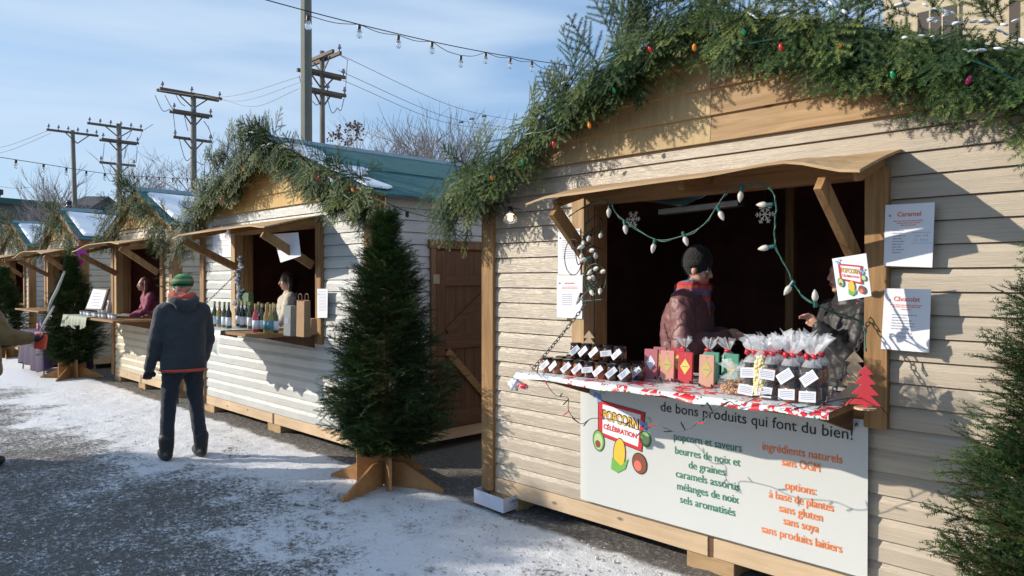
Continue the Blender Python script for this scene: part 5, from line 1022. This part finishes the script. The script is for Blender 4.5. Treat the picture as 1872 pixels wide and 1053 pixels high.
def house(label, px, D, wpx, yt, ye, name='house'):
    c = WD(px, HOR, D); c.z = 0; w2 = wpx/FPX*D/2; zt = H+(HOR-yt)/FPX*D; ze = H+(HOR-ye)/FPX*D; t = thing(name, label, 'house', tuple(c)); U = Vector((RX, RY, 0)); N_ = Vector((FX, FY, 0))
    MB().prism([(-w2, 0), (w2, 0), (w2, ze), (-w2, ze)], c, U, (0, 0, 1), N_, 6).obj('wall', M['greywall'], t)
    m = MB(); m.add([c-U*w2*1.1-N_*.3+Vector((0, 0, ze)), c+U*w2*1.1-N_*.3+Vector((0, 0, ze)), c+U*w2*.75+N_*3+Vector((0, 0, zt)), c-U*w2*.75+N_*3+Vector((0, 0, zt)), c-U*w2*1.1+N_*6.3+Vector((0, 0, ze)), c+U*w2*1.1+N_*6.3+Vector((0, 0, ze))], [(0,1,2,3),(3,2,5,4),(0,3,4),(1,5,2),(0,4,5,1)]); m.obj('roof', M['darkroof'], t)
    for f in (-.5, .4): MB().box(-.01, .01, 0, .01, 0, .01); m = MB(); m.prism([(-.5, ze-1.8), (.5, ze-1.8), (.5, ze-.6), (-.5, ze-.6)], c+U*w2*f-N_*.05, U, (0, 0, 1), N_, .04); m.obj('window', M['glass_dark'], t)
house('dark roofed house just left of the leftmost utility pole', 134, 52, 60, 350, 383); house('low white and grey building between the hall and the dark roofed house', 95, 48, 40, 366, 372)
c = WD(127, 383, 21); t = thing('street_lamp', 'black bell shaped street lamp head above the roof of the half hidden kiosk', 'lamp', (c.x, c.y, 0))
MB().tube([(c.x, c.y, 0), (c.x, c.y, c.z-.25)], .05, 8).obj('post', M['lid'], t, True); MB().lathe([(.30, 0), (.31, .03), (.26, .16), (.14, .27), (.07, .36), (.06, .42), (.09, .45), (.02, .52)], c-Vector((0, 0, .25)), 20).obj('lamp_shade', M['lid'], t, True)

# ---------------------------------------------------------------- left end of the market
t = thing('star_lantern', 'magenta foil star lantern hanging at the awning left of the cream kiosk', 'decoration', tuple(WD(145, 468, 13.4))); c = WD(145, 468, 13.4); M['magenta'] = mat('magenta_foil', (0.45, 0.01, 0.32), .3, .3)
m = MB(); vs = [c+Vector((0, 0, .22)), c-Vector((0, 0, .22))]+[c+Vector((math.cos(k*math.pi/3)*(.14 if k % 2 else .06), math.sin(k*math.pi/3)*(.14 if k % 2 else .06), .02*math.sin(k*2))) for k in range(6)]; m.add(vs, [(0, 2+k, 2+(k+1) % 6) for k in range(6)]+[(1, 2+(k+1) % 6, 2+k) for k in range(6)]); m.obj('star', M['magenta'], t)
MB().tube([c+Vector((0, 0, .22)), c+Vector((0, 0, .42))], .006, 4).obj('cord', M['magenta'], t); MB().ball(c+Vector((0, 0, .30)), (.06, .03, .03), 8).obj('bow', M['magenta'], t, True)
q0 = WG(55, 688); t = thing('folding_table', 'folding table under dark and bright purple cloths at the far left', 'table', (q0.x, q0.y, 0)); cx, cy = q0.x-.3, q0.y+.45
MB().box(cx-.9, cx+.75, cy-.35, cy+.35, .715, .745).obj('table_top', M['pale_x'], t)
m = MB(); n = 72; pr = []
for i in range(n):
    f = i/n*4; k = int(f); g = f-k; c4 = [(cx-.92, cy-.37), (cx+.77, cy-.37), (cx+.77, cy+.37), (cx-.92, cy+.37)]; a_, b_ = c4[k], c4[(k+1) % 4]; pr.append((a_[0]+(b_[0]-a_[0])*g, a_[1]+(b_[1]-a_[1])*g))
ctr = (cx-.075, cy); vs = [(x, y, .753) for x, y in pr]+[(ctr[0]+(x-ctr[0])*(1.02+.035*math.sin(i*1.3)), ctr[1]+(y-ctr[1])*(1.05+.10*math.sin(i*1.3)), .12+.05*math.sin(i*.35)) for i, (x, y) in enumerate(pr)]
m.add(vs, [(i, (i+1) % n, (i+1) % n+n, i+n) for i in range(n)]+[tuple(range(n))]); m.obj('dark_cloth', M['dark_purple'], t, True); m = MB(); m.box(cx+.30, cx+.66, cy-.39, cy+.38, .48, .76); m.obj('purple_runner', M['purple'], t)
for sx, sy in ((-.85, -.3), (-.85, .3), (.7, -.3), (.7, .3)): MB().tube([(cx+sx, cy+sy, .7), (cx+sx*1.02, cy+sy*1.15, .02)], .014, 6).obj('leg', M['metal'], t)
rs = random.Random(14)
for k, (cn, lb) in enumerate((('box_mauve', 'mauve'), ('purple', 'purple'), ('paper', 'white'), ('box_red', 'red'), ('paper', 'white tall'), ('box_gold', 'gold'))):
    x = cx-.7+k*.26; t = thing('soap_box', f'{lb} packet on the purple table at the far left', 'packet', (x, cy-.1, .761)); h_ = rs.uniform(.08, .2); MB().box(x-.06, x+.06, cy-.15, cy-.05, .761, .761+h_).obj('packet_body', M[cn], t, bevel=.004); MB().box(x-.062, x+.062, cy-.152, cy-.048, .762+h_*.6, .762+h_*.75).obj('packet_band', M['ink_grey'], t)
# white wrap sleeves leaning by the trees
M['film'] = mat('white_net_sleeve', (.50, .52, .54), .5, alpha=.75, bump=.4, bscale=40, stretch=(1, 1, .2))
def sleeve(label, pts, Y, r):
    P = [WY(a, b, Y) for a, b in pts]; t = thing('tree_sleeve', label, 'wrap', tuple(P[-1])); MB().tube(curve_pts(P, 5), [r*(.35+.65*math.sin(math.pi*min(1, .15+i/(len(P)*5-4)))) for i in range((len(P)-1)*5+1)], 7).obj('film_tube', M['film'], t, True)
sleeve('long white film sleeve leaning against the wrapped fir', [(118, 497), (104, 530), (92, 555), (86, 590), (75, 612)], 3.0, .024); sleeve('short white film sleeve lying below the long one', [(98, 560), (88, 578), (78, 595), (70, 615)], 2.9, .02)
# cream kiosk counter: framed notice and small bottles
P = [WY(a, b, 3.2) for a, b in ((170, 526), (198, 528), (186, 567), (155, 566))]; t = thing('framed_notice', 'tilted framed notice standing on the cream kiosk counter', 'sign', tuple(P[3])); m = MB(); th = Vector((.01, .03, 0)); m.add(P+[p+th for p in P], [(0, 3, 2, 1), (4, 5, 6, 7), (0, 1, 5, 4), (1, 2, 6, 5), (2, 3, 7, 6), (3, 0, 4, 7)]); m.obj('frame', M['arm'], t)
c_ = sum(P, Vector())/4; Q = [c_+(p-c_)*.88-Vector((0, .004, 0)) for p in P]; flat(t, 'notice_sheet', [[Q[0], Q[3], Q[2], Q[1]]], M['paper']); flat(t, 'notice_print', [[Q[0].lerp(Q[3], f).lerp(Q[1].lerp(Q[2], f), .2)-Vector((0, .002, 0)), Q[0].lerp(Q[3], f+.03).lerp(Q[1].lerp(Q[2], f+.03), .2)-Vector((0, .002, 0)), Q[0].lerp(Q[3], f+.03).lerp(Q[1].lerp(Q[2], f+.03), .8)-Vector((0, .002, 0)), Q[0].lerp(Q[3], f).lerp(Q[1].lerp(Q[2], f), .8)-Vector((0, .002, 0))] for f in (.2, .35, .5, .65, .8)], M['ink_grey'])
v0 = None
for k in range(12):
    x = -13.0+.15*k; lb = f"{ORD[k]} little pale pot from the left on the cream kiosk counter"
    if v0 is None:
        v0 = thing('cream_pot', lb, 'pot', (x, 3.22, 1.106), 'small pots on the cream kiosk counter'); MB().lathe([(.002, 0), (.03, 0), (.034, .05), (.002, .05)], (x, 3.22, 1.106), 10).obj('pot_body', M['paper'], v0, True); MB().lathe([(.002, 0), (.035, 0), (.035, .018), (.002, .018)], (x, 3.22, 1.1565), 10).obj('pot_lid', M['ink_grey'], v0)
    else: dup(v0, (x, 3.22+rs.uniform(-.03, .03), 1.106), 0, lb)
for k, px in enumerate((183, 190, 199)):
    p = WY(px, 566, 3.45); t = thing('spray_bottle', ('left', 'middle', 'right')[k]+' white spray bottle beside the framed notice', 'bottle', (p.x, 3.45, 1.106)); MB().lathe([(.002, 0), (.035, 0), (.035, .14), (.014, .18), (.014, .21), (.002, .21)], (p.x, 3.45, 1.106), 10).obj('bottle_body', M['paper'], t, True); MB().box(p.x-.05, p.x+.02, 3.44, 3.46, 1.317, 1.345).obj('nozzle', M['paper'], t)

# ---------------------------------------------------------------- people
def cloth(name, col, bump=.5, bs=30, rough=.85, var=.12, sheen=.2): return mat(name, col, rough, var=var, vscale=10, bump=bump, bscale=bs, sheen=sheen)
M['navy'] = cloth('slate_jacket', (0.032, 0.038, 0.046), 0.7, 14); M['jeans'] = cloth('dark_jeans', (0.017, 0.020, 0.030)); M['boot'] = mat('black_boot', (.012, .012, .013), .55, bump=.3, bscale=60)
M['pinkcoat'] = cloth('dusty_pink_coat', (0.19, 0.078, 0.080), rough=.5); M['blackcoat'] = cloth('black_coat', (.014, .014, .017), rough=.5); M['greyhood'] = cloth('grey_hood', (.20, .20, .21)); M['cream_coat'] = cloth('cream_fleece', (.55, .50, .42)); M['tancoat'] = cloth('tan_coat', (.17, .105, .035)); M['purplecoat'] = cloth('purple_pink_coat', (.32, .07, .13))
M['scarf_red'] = cloth('orange_red_scarf', (.60, .07, .03)); M['hat_black'] = cloth('black_knit', (.010, .010, .013), 1, 90); M['hair_dark'] = mat('dark_brown_hair', (.035, .014, .010), .45, var=.3, vscale=40, stretch=(1, 1, .15)); M['hair_pink'] = mat('reddish_hair', (.20, .07, .06), .6)
M['eye'] = mat('eye', (.7, .7, .7), .1); M['iris'] = mat('iris', (.03, .015, .01), .1); M['lips'] = mat('lips', (.36, .10, .09), .5)
def striped(name, cols, sc):
    m = bpy.data.materials.new(name); m.use_nodes = True; t = m.node_tree; b = t.nodes['Principled BSDF']; tc = t.nodes.new('ShaderNodeTexCoord'); sp = t.nodes.new('ShaderNodeSeparateXYZ'); mu = t.nodes.new('ShaderNodeMath'); mu.operation = 'MULTIPLY'; mu.inputs[1].default_value = sc; fr = t.nodes.new('ShaderNodeMath'); fr.operation = 'FRACT'; cr = t.nodes.new('ShaderNodeValToRGB'); cr.color_ramp.interpolation = 'CONSTANT'
    t.links.new(tc.outputs['Object'], sp.inputs[0]); t.links.new(sp.outputs[2], mu.inputs[0]); t.links.new(mu.outputs[0], fr.inputs[0]); t.links.new(fr.outputs[0], cr.inputs[0]); t.links.new(cr.outputs[0], b.inputs['Base Color']); e = cr.color_ramp.elements
    for i, c in enumerate(cols):
        x = e[i] if i < 2 else e.new(i/len(cols)); x.position = i/len(cols); x.color = (*c, 1)
    b.inputs['Roughness'].default_value = .9; return m
M['cap_green'] = striped('green_striped_knit', ((.03, .16, .07), (.10, .30, .10), (.015, .05, .03), (.03, .16, .07), (.22, .26, .10)), 9); M['scarf_multi'] = striped('multicolour_scarf', ((.45, .04, .07), (.10, .16, .25), (.30, .12, .22), (.5, .10, .06)), 12)
TX = bpy.data.textures.new('folds', 'CLOUDS'); TX.noise_scale = .075; TX.noise_depth = 4
def remesh(o, vox, sm=4, fold=0.0):
    r = o.modifiers.new('fuse', 'REMESH'); r.mode = 'VOXEL'; r.voxel_size = vox; r.use_smooth_shade = True
    s_ = o.modifiers.new('smooth', 'SMOOTH'); s_.factor = .6; s_.iterations = sm
    if fold: d = o.modifiers.new('folds', 'DISPLACE'); d.texture = TX; d.strength = fold; d.mid_level = .5; d.texture_coords = 'LOCAL'
def tor(T, k, pf):          # coat trunk: straight sides, clean hem
    vs = []; n = 24; rows = [(.83, .185, .140), (.86, .192, .148), (.95, .190, .145), (1.05, .186, .140), (1.18, .192, .142), (1.30, .200, .145), (1.40, .185, .125), (1.45, .12, .09)]
    for z, a, b in rows:
        for i in range(n):
            t_ = 2*math.pi*i/n; c, s_ = math.cos(t_), math.sin(t_); e = .82
            vs.append(T(a*pf*abs(c)**e*(1 if c >= 0 else -1), b*pf*abs(s_)**e*(1 if s_ >= 0 else -1), z))
    m_ = len(rows); return vs, [(i*n+j, i*n+(j+1) % n, (i+1)*n+(j+1) % n, (i+1)*n+j) for i in range(m_-1) for j in range(n)]+[tuple(range(n-1, -1, -1)), tuple((m_-1)*n+j for j in range(n))]
def person(label, loc, face, head_face=None, h=1.72, coat='navy', legs='jeans', arms=None, hands='skin', hat=None, hair=None, hairlong=False, scarf=None, hood=None, lean=0.0, vest=None, legpose=None, puffy=1.0, headtilt=0.0, vox=.0065, beanie_high=1.0, fold=.034):
    O = Vector(loc); F_ = Vector((face[0], face[1], 0)).normalized(); Rr = Vector((F_.y, -F_.x, 0)); k = h/1.75
    def T(x, y, z): return O+(Rr*x+F_*(y+lean*max(0, z-.9)**1.3)+Vector((0, 0, z-.12*lean*max(0, z-.9))))*k
    hf = Vector((head_face[0], head_face[1], 0)).normalized() if head_face else F_; hr = Vector((hf.y, -hf.x, 0)); HC = T(0, .015, 1.635)
    tilt = Matrix.Rotation(headtilt, 3, hr)
    def Hd(x, y, z): return HC+tilt @ ((hr*x+hf*y+Vector((0, 0, z)))*k)
    HR = Matrix(((hr.x, hf.x, 0), (hr.y, hf.y, 0), (0, 0, 1))); HR = tilt @ HR
    BR = Matrix(((Rr.x, F_.x, 0), (Rr.y, F_.y, 0), (0, 0, 1)))
    arms = arms or {'L': ((-.26, -.02, 1.14), (-.27, .06, .88)), 'R': ((.26, -.02, 1.14), (.27, .06, .88))}
    lp = legpose or {'L': ((-.10, .02, .50), (-.11, -.01, .09)), 'R': ((.10, .02, .50), (.12, 0.0, .09))}
    m = MB()
    m.ball(T(0, 0, .93), (.155*k, .11*k, .13*k), 16, BR); m.ball(T(0, 0, 1.10), (.135*k, .10*k, .15*k), 16, BR); m.ball(T(0, 0, 1.30), (.155*k, .11*k, .17*k), 16, BR); m.cone(T(-.13, 0, 1.42), T(.13, 0, 1.42), .06*k, .06*k); m.cone(T(0, 0, 1.42), T(0, .01, 1.56), .058*k, .052*k)
    for s_, sd_ in ((-1, 'L'), (1, 'R')):
        kn, an = lp[sd_]; m.cone(T(.09*s_, 0, .90), T(*kn), .085*k, .055*k); m.cone(T(*kn), T(*an), .055*k, .036*k); m.ball(T(an[0], an[1]+.06, .04), (.04*k, .11*k, .035*k), 10, BR)
        el, wr = arms[sd_]; m.cone(T(.17*s_, 0, 1.42), T(*el), .052*k, .040*k); m.cone(T(*el), T(*wr), .040*k, .027*k)
        a, b = T(*el), T(*wr); d = (b-a).normalized(); sdv = d.cross(F_ if abs(d.dot(F_)) < .8 else Vector((0, 0, 1))).normalized(); pn = sdv.cross(d).normalized()
        if sdv.dot(Rr)*s_ > 0: sdv = -sdv
        pc = b+d*.045*k; m.cone(b, b+d*.06*k, .022*k, .024*k); 
        for q, (o_, ln) in enumerate(((-.026, .062), (-.009, .072), (.009, .067), (.025, .052))):
            r_ = b+d*.075*k+sdv*o_*-1*k; m.cone(b+d*.03*k+sdv*o_*-.7*k, r_, .013*k, .011*k, 8); j1_ = r_+(d*.75+pn*.35)*ln*.5*k; j2_ = j1_+(d*.4+pn*.8).normalized()*ln*.5*k; m.cone(r_, j1_, .0095*k, .0085*k, 8); m.cone(j1_, j2_, .0085*k, .007*k, 8)
        th_ = b+d*.025*k+sdv*.025*k; t1 = th_+(d*.6+sdv*.7).normalized()*.035*k; m.cone(b+d*.02*k, th_, .016*k, .014*k, 8); m.cone(th_, t1, .012*k, .010*k, 8); m.cone(t1, t1+(d*.9+pn*.3)*.026*k, .010*k, .008*k, 8)
    # head
    m.ball(Hd(0, -.012, .03), (.076*k, .095*k, .088*k), 18, HR); m.ball(Hd(0, .03, -.03), (.058*k, .060*k, .078*k), 16, HR); m.ball(Hd(0, .062, -.088), (.026*k, .022*k, .020*k), 10, HR); m.ball(Hd(0, .062, .035), (.052*k, .026*k, .022*k), 12, HR)
    m.cone(Hd(0, .084, .018), Hd(0, .106, -.022), .009*k, .013*k, 10); m.ball(Hd(0, .104, -.026), (.017*k, .013*k, .011*k), 10, HR)
    for s_ in (-1, 1): m.ball(Hd(.036*s_, .062, -.02), (.024*k, .022*k, .024*k), 10, HR); m.ball(Hd(.078*s_, -.005, -.008), (.010*k, .020*k, .032*k), 10, HR); m.ball(Hd(.03*s_, .075, .026), (.018*k, .010*k, .008*k), 8, HR)
    m.ball(Hd(0, .088, -.052), (.023*k, .010*k, .008*k), 10, HR); m.ball(Hd(0, .085, -.063), (.020*k, .010*k, .008*k), 10, HR)
    body = m.obj('person', M['skin_pale'], None, True, org=O); tag(body, label, 'person'); remesh(body, vox, 2)
    m = MB()
    for s_ in (-1, 1): m.ball(Hd(.031*s_, .0745, .006), .0115*k, 10)
    m.obj('eyes', M['eye'], body, True); m = MB()
    for s_ in (-1, 1): m.ball(Hd(.031*s_, .0825, .006), .0056*k, 8)
    m.obj('irises', M['iris'], body, True); m = MB(); m.ball(Hd(0, .0945, -.0575), (.020*k, .006*k, .0085*k), 10, HR); m.obj('lips', M['lips'], body, True)
    # trousers, boots
    m = MB(); m.ball(T(0, 0, .93), (.175*k, .13*k, .14*k), 16, BR)
    for s_, sd_ in ((-1, 'L'), (1, 'R')): kn, an = lp[sd_]; m.cone(T(.088*s_, 0, .88), T(*kn), .098*k, .070*k, 14); m.cone(T(*kn), T(an[0], an[1], an[2]+.03), .070*k, .062*k, 14)
    tr = m.obj('trousers', M[legs], body, True); remesh(tr, .012, 3, .022)
    for s_, sd_ in ((-1, 'L'), (1, 'R')):
        kn, an = lp[sd_]; m = MB(); m.cone(T(an[0], an[1], .07), T(an[0], an[1], .20), .060*k, .072*k); m.ball(T(an[0], an[1]+.05, .05), (.062*k, .150*k, .060*k), 14, BR); m.ball(T(an[0], an[1]+.12, .050), (.058*k, .085*k, .050*k), 14, BR); bo = m.obj('boot', M['boot'], body, True); remesh(bo, .010, 2)
    # coat
    m = MB(); pf = puffy
    m.add(*tor(T, k, pf)); m.ball(T(0, 0, 1.27), (.20*k*pf, .15*k*pf, .19*k), 18, BR); m.cone(T(-.155, -.01, 1.415), T(.155, -.01, 1.415), .078*k*pf, .078*k*pf, 14); m.ball(T(0, -.02, 1.47), (.115*k, .095*k, .06*k), 14, BR)
    for s_, sd_ in ((-1, 'L'), (1, 'R')): el, wr = arms[sd_]; m.cone(T(.175*s_, -.005, 1.405), T(*el), .078*k*pf, .064*k*pf, 14); m.cone(T(*el), T(*(Vector(el).lerp(Vector(wr), .97))), .064*k*pf, .047*k*pf, 14)
    ct = m.obj('coat', M[coat], body, True); remesh(ct, .011, 2, fold)
    if hands != 'skin':
        for s_, sd_ in ((-1, 'L'), (1, 'R')):
            el, wr = arms[sd_]; a, b = T(*el), T(*wr); d = (b-a).normalized(); sdv = d.cross(F_ if abs(d.dot(F_)) < .8 else Vector((0, 0, 1))).normalized(); pn = sdv.cross(d).normalized()
            if sdv.dot(Rr)*s_ > 0: sdv = -sdv
            m = MB(); m.cone(b-d*.01, b+d*.065*k, .033*k, .031*k)
            for q, (o_, ln) in enumerate(((-.030, .062), (-.011, .072), (.011, .067), (.030, .052))):
                r_ = b+d*.075*k+sdv*o_*-1*k; m.cone(b+d*.03*k+sdv*o_*-.7*k, r_, .017*k, .014*k, 8); j1_ = r_+(d*.75+pn*.35)*ln*.5*k; j2_ = j1_+(d*.4+pn*.8).normalized()*ln*.5*k; m.cone(r_, j1_, .013*k, .012*k, 8); m.cone(j1_, j2_, .012*k, .011*k, 8)
            th_ = b+d*.025*k+sdv*.03*k; t1 = th_+(d*.6+sdv*.7).normalized()*.035*k; m.cone(b+d*.02*k, th_, .02*k, .018*k, 8); m.cone(th_, t1, .016*k, .014*k, 8); m.cone(t1, t1+(d*.9+pn*.3)*.026*k, .014*k, .012*k, 8)
            g = m.obj('glove', M[hands], body, True); remesh(g, .006, 1)
    if vest: m = MB(); m.ball(T(0, .09, 1.25), (.085*k, .075*k, .22*k), 14, BR); vv = m.obj('jumper', M[vest], body, True); remesh(vv, .012, 2, .01)
    if hat:
        m = MB(); m.ball(Hd(0, -.014, .052*beanie_high), (.090*k, .108*k, .100*k*beanie_high), 20, HR); bmh = m.obj('hat', M[hat], body, True)
        mh = MB(); mh.lathe([(.083*k, -.02*k), (.093*k, -.022*k), (.096*k, 0), (.093*k, .026*k), (.083*k, .028*k)], Hd(0, -.014, .038), 24, HR @ Vector((0, -.12, 1)), 1.0, 1.0)
        mh.obj('hat_brim', M[hat], body, True)
    if hair:
        m = MB(); m.ball(Hd(0, -.030, .036), (.094*k, .108*k, .106*k), 18, HR)
        rs = random.Random(3)
        if hairlong:
            for q in range(34):
                a = math.pi*(.08+.84*q/33); x, y = .094*math.cos(a), .01-.10*math.sin(a); L_ = rs.uniform(.20, .32); m.cone(Hd(x, y, .05), Hd(x*1.25+rs.uniform(-.015, .015), y*1.1+.01, .05-L_*.5), .020*k, .022*k, 8); m.cone(Hd(x*1.25, y*1.1+.01, .05-L_*.5), Hd(x*1.2+rs.uniform(-.02, .02), y+.02, .05-L_), .022*k, .010*k, 8)
        hh = m.obj('hair', M[hair], body, True); remesh(hh, .009, 2, .012)
    if scarf:
        m = MB(); rs = random.Random(4)
        for q in range(3):
            pts = [T((.086+.004*q)*math.cos(a)+rs.uniform(-.008, .008), .01+(.088+.004*q)*math.sin(a), 1.475+(.034 if scarf == 'scarf_red' else .024)*q+.012*math.sin(a*2+q)) for a in [2*math.pi*i/14 for i in range(15)]]; m.tube(pts, [.034*k*(1+.2*math.sin(i*1.7+q)) for i in range(15)], 10)
        m.cone(T(.04, .11, 1.46), T(.05, .14, 1.30), .035*k, .03*k); sc_ = m.obj('scarf', M[scarf], body, True); remesh(sc_, .009, 1, .012)
    if hood: m = MB(); pts = [T(.10*math.cos(a), -.04+.10*math.sin(a), 1.50+.02*math.cos(a*2)) for a in [math.pi*(.85+1.3*i/10) for i in range(11)]]; m.tube(pts, [.042*k]*11, 10); m.ball(T(0, -.12, 1.46), (.10*k, .05*k, .07*k), 12, BR); hd_ = m.obj('hood', M[hood], body, True); remesh(hd_, .011, 2, .015)
    return body, T, Hd
f_, r_ = Vector((FX, FY, 0)), Vector((RX, RY, 0))
g = WG(334, 838); fc = f_*.80-r_*.60; hfc = f_*.25-r_*.97
pm, T, Hd = person('man seen from behind in slate jacket, green knit cap and orange red scarf', (g.x, g.y, 0), fc[:2], hfc[:2], h=1.70, arms={'L': ((-.245, -.03, 1.14), (-.285, .05, .87)), 'R': ((.235, .02, 1.14), (.22, .14, .92))}, hands='glove', hat='cap_green', scarf='scarf_red', legpose={'L': ((-.125, .03, .50), (-.15, .0, .09)), 'R': ((.12, .01, .50), (.155, -.02, .09))}, puffy=1.06, headtilt=-.22, hood='navy', beanie_high=.85, fold=.020)
m = MB(); m.lathe([(.20, 0), (.205, .012), (.19, .02)], T(0, 0, .845), 24, (0, 0, 1)); m.obj('red_hem', M['scarf_red'], pm, True)
fl = 0.14
g = WY(1243, 500, 4.05); fc = r_*.85-f_*.45; person('woman in a dusty pink coat, black hat and colourful scarf inside the nearest kiosk', (g.x-.02, 4.12, .205), fc[:2], (r_*.92-f_*.40)[:2], h=1.63, coat='pinkcoat', arms={'L': ((-.29, .04, 1.12), (-.10, .24, 1.18)), 'R': ((.29, .06, 1.12), (.06, .28, 1.17))}, hat='hat_black', scarf='scarf_multi', puffy=1.16, beanie_high=1.15, headtilt=-.22, lean=.12)
g = WY(1543, 500, 4.10); fc = -r_*.93-f_*.12; person('woman in a black coat with a grey hood behind the logo board', (g.x+.02, 4.10, .205), fc[:2], fc[:2], h=1.58, coat='blackcoat', arms={'L': ((-.24, .12, 1.15), (-.14, .26, 1.33)), 'R': ((.26, .05, 1.14), (.18, .20, .98))}, hair='hair_dark', hood='greyhood')
g = WY(532, 500, 3.98); fc = -r_*.85-f_*.35; person('dark haired woman in a cream fleece behind the bottles', (g.x-.05, 3.98, .205), fc[:2], fc[:2], h=1.54, coat='cream_coat', arms={'L': ((-.30, .10, 1.12), (-.20, .35, 1.06)), 'R': ((.27, .06, 1.13), (.22, .28, 1.05))}, hair='hair_dark', hairlong=True, puffy=1.05, headtilt=-.1)
g = WY(283, 500, 4.0); fc = -r_*.7-f_*.5; person('person in a purple pink coat leaning over the cream kiosk counter', (g.x, 4.0, .205), fc[:2], fc[:2], h=1.5, coat='purplecoat', arms={'L': ((-.24, .15, 1.15), (-.15, .38, 1.05)), 'R': ((.24, .12, 1.15), (.17, .36, 1.03))}, hair='hair_pink', hairlong=True, lean=.25, vox=.01)
g = WG(-52, 858); fc = f_*.8+r_*.2; pl_, T2, H2 = person('person in a tan coat reaching in at the left edge of the photo', (g.x, g.y, 0), fc[:2], None, h=1.72, coat='tancoat', legs='jeans', arms={'L': ((-.25, .02, 1.15), (-.22, .15, .92)), 'R': ((.31, .04, 1.18), (.40, .20, 1.16))}, hands='glove', hat='hat_black', puffy=1.25)
p = T2(.44, .27, 1.13); t = thing('paper_bag', 'orange red folded bag held by the person in the tan coat', 'bag', tuple(p)); m = MB(); m.prism([(-.05, -.07), (.04, -.08), (.06, .05), (-.03, .07)], p, r_, (0, 0, 1), f_, .05); m.obj('bag_body', mat('orange_red_paper', (.65, .06, .02), .6), t, bevel=.01); MB().tube([p+Vector((0, 0, .09)), p+Vector((.02, 0, .14)), p+r_*.05+Vector((0, 0, .07))], .005, 5).obj('handle', M['kraft'], t)
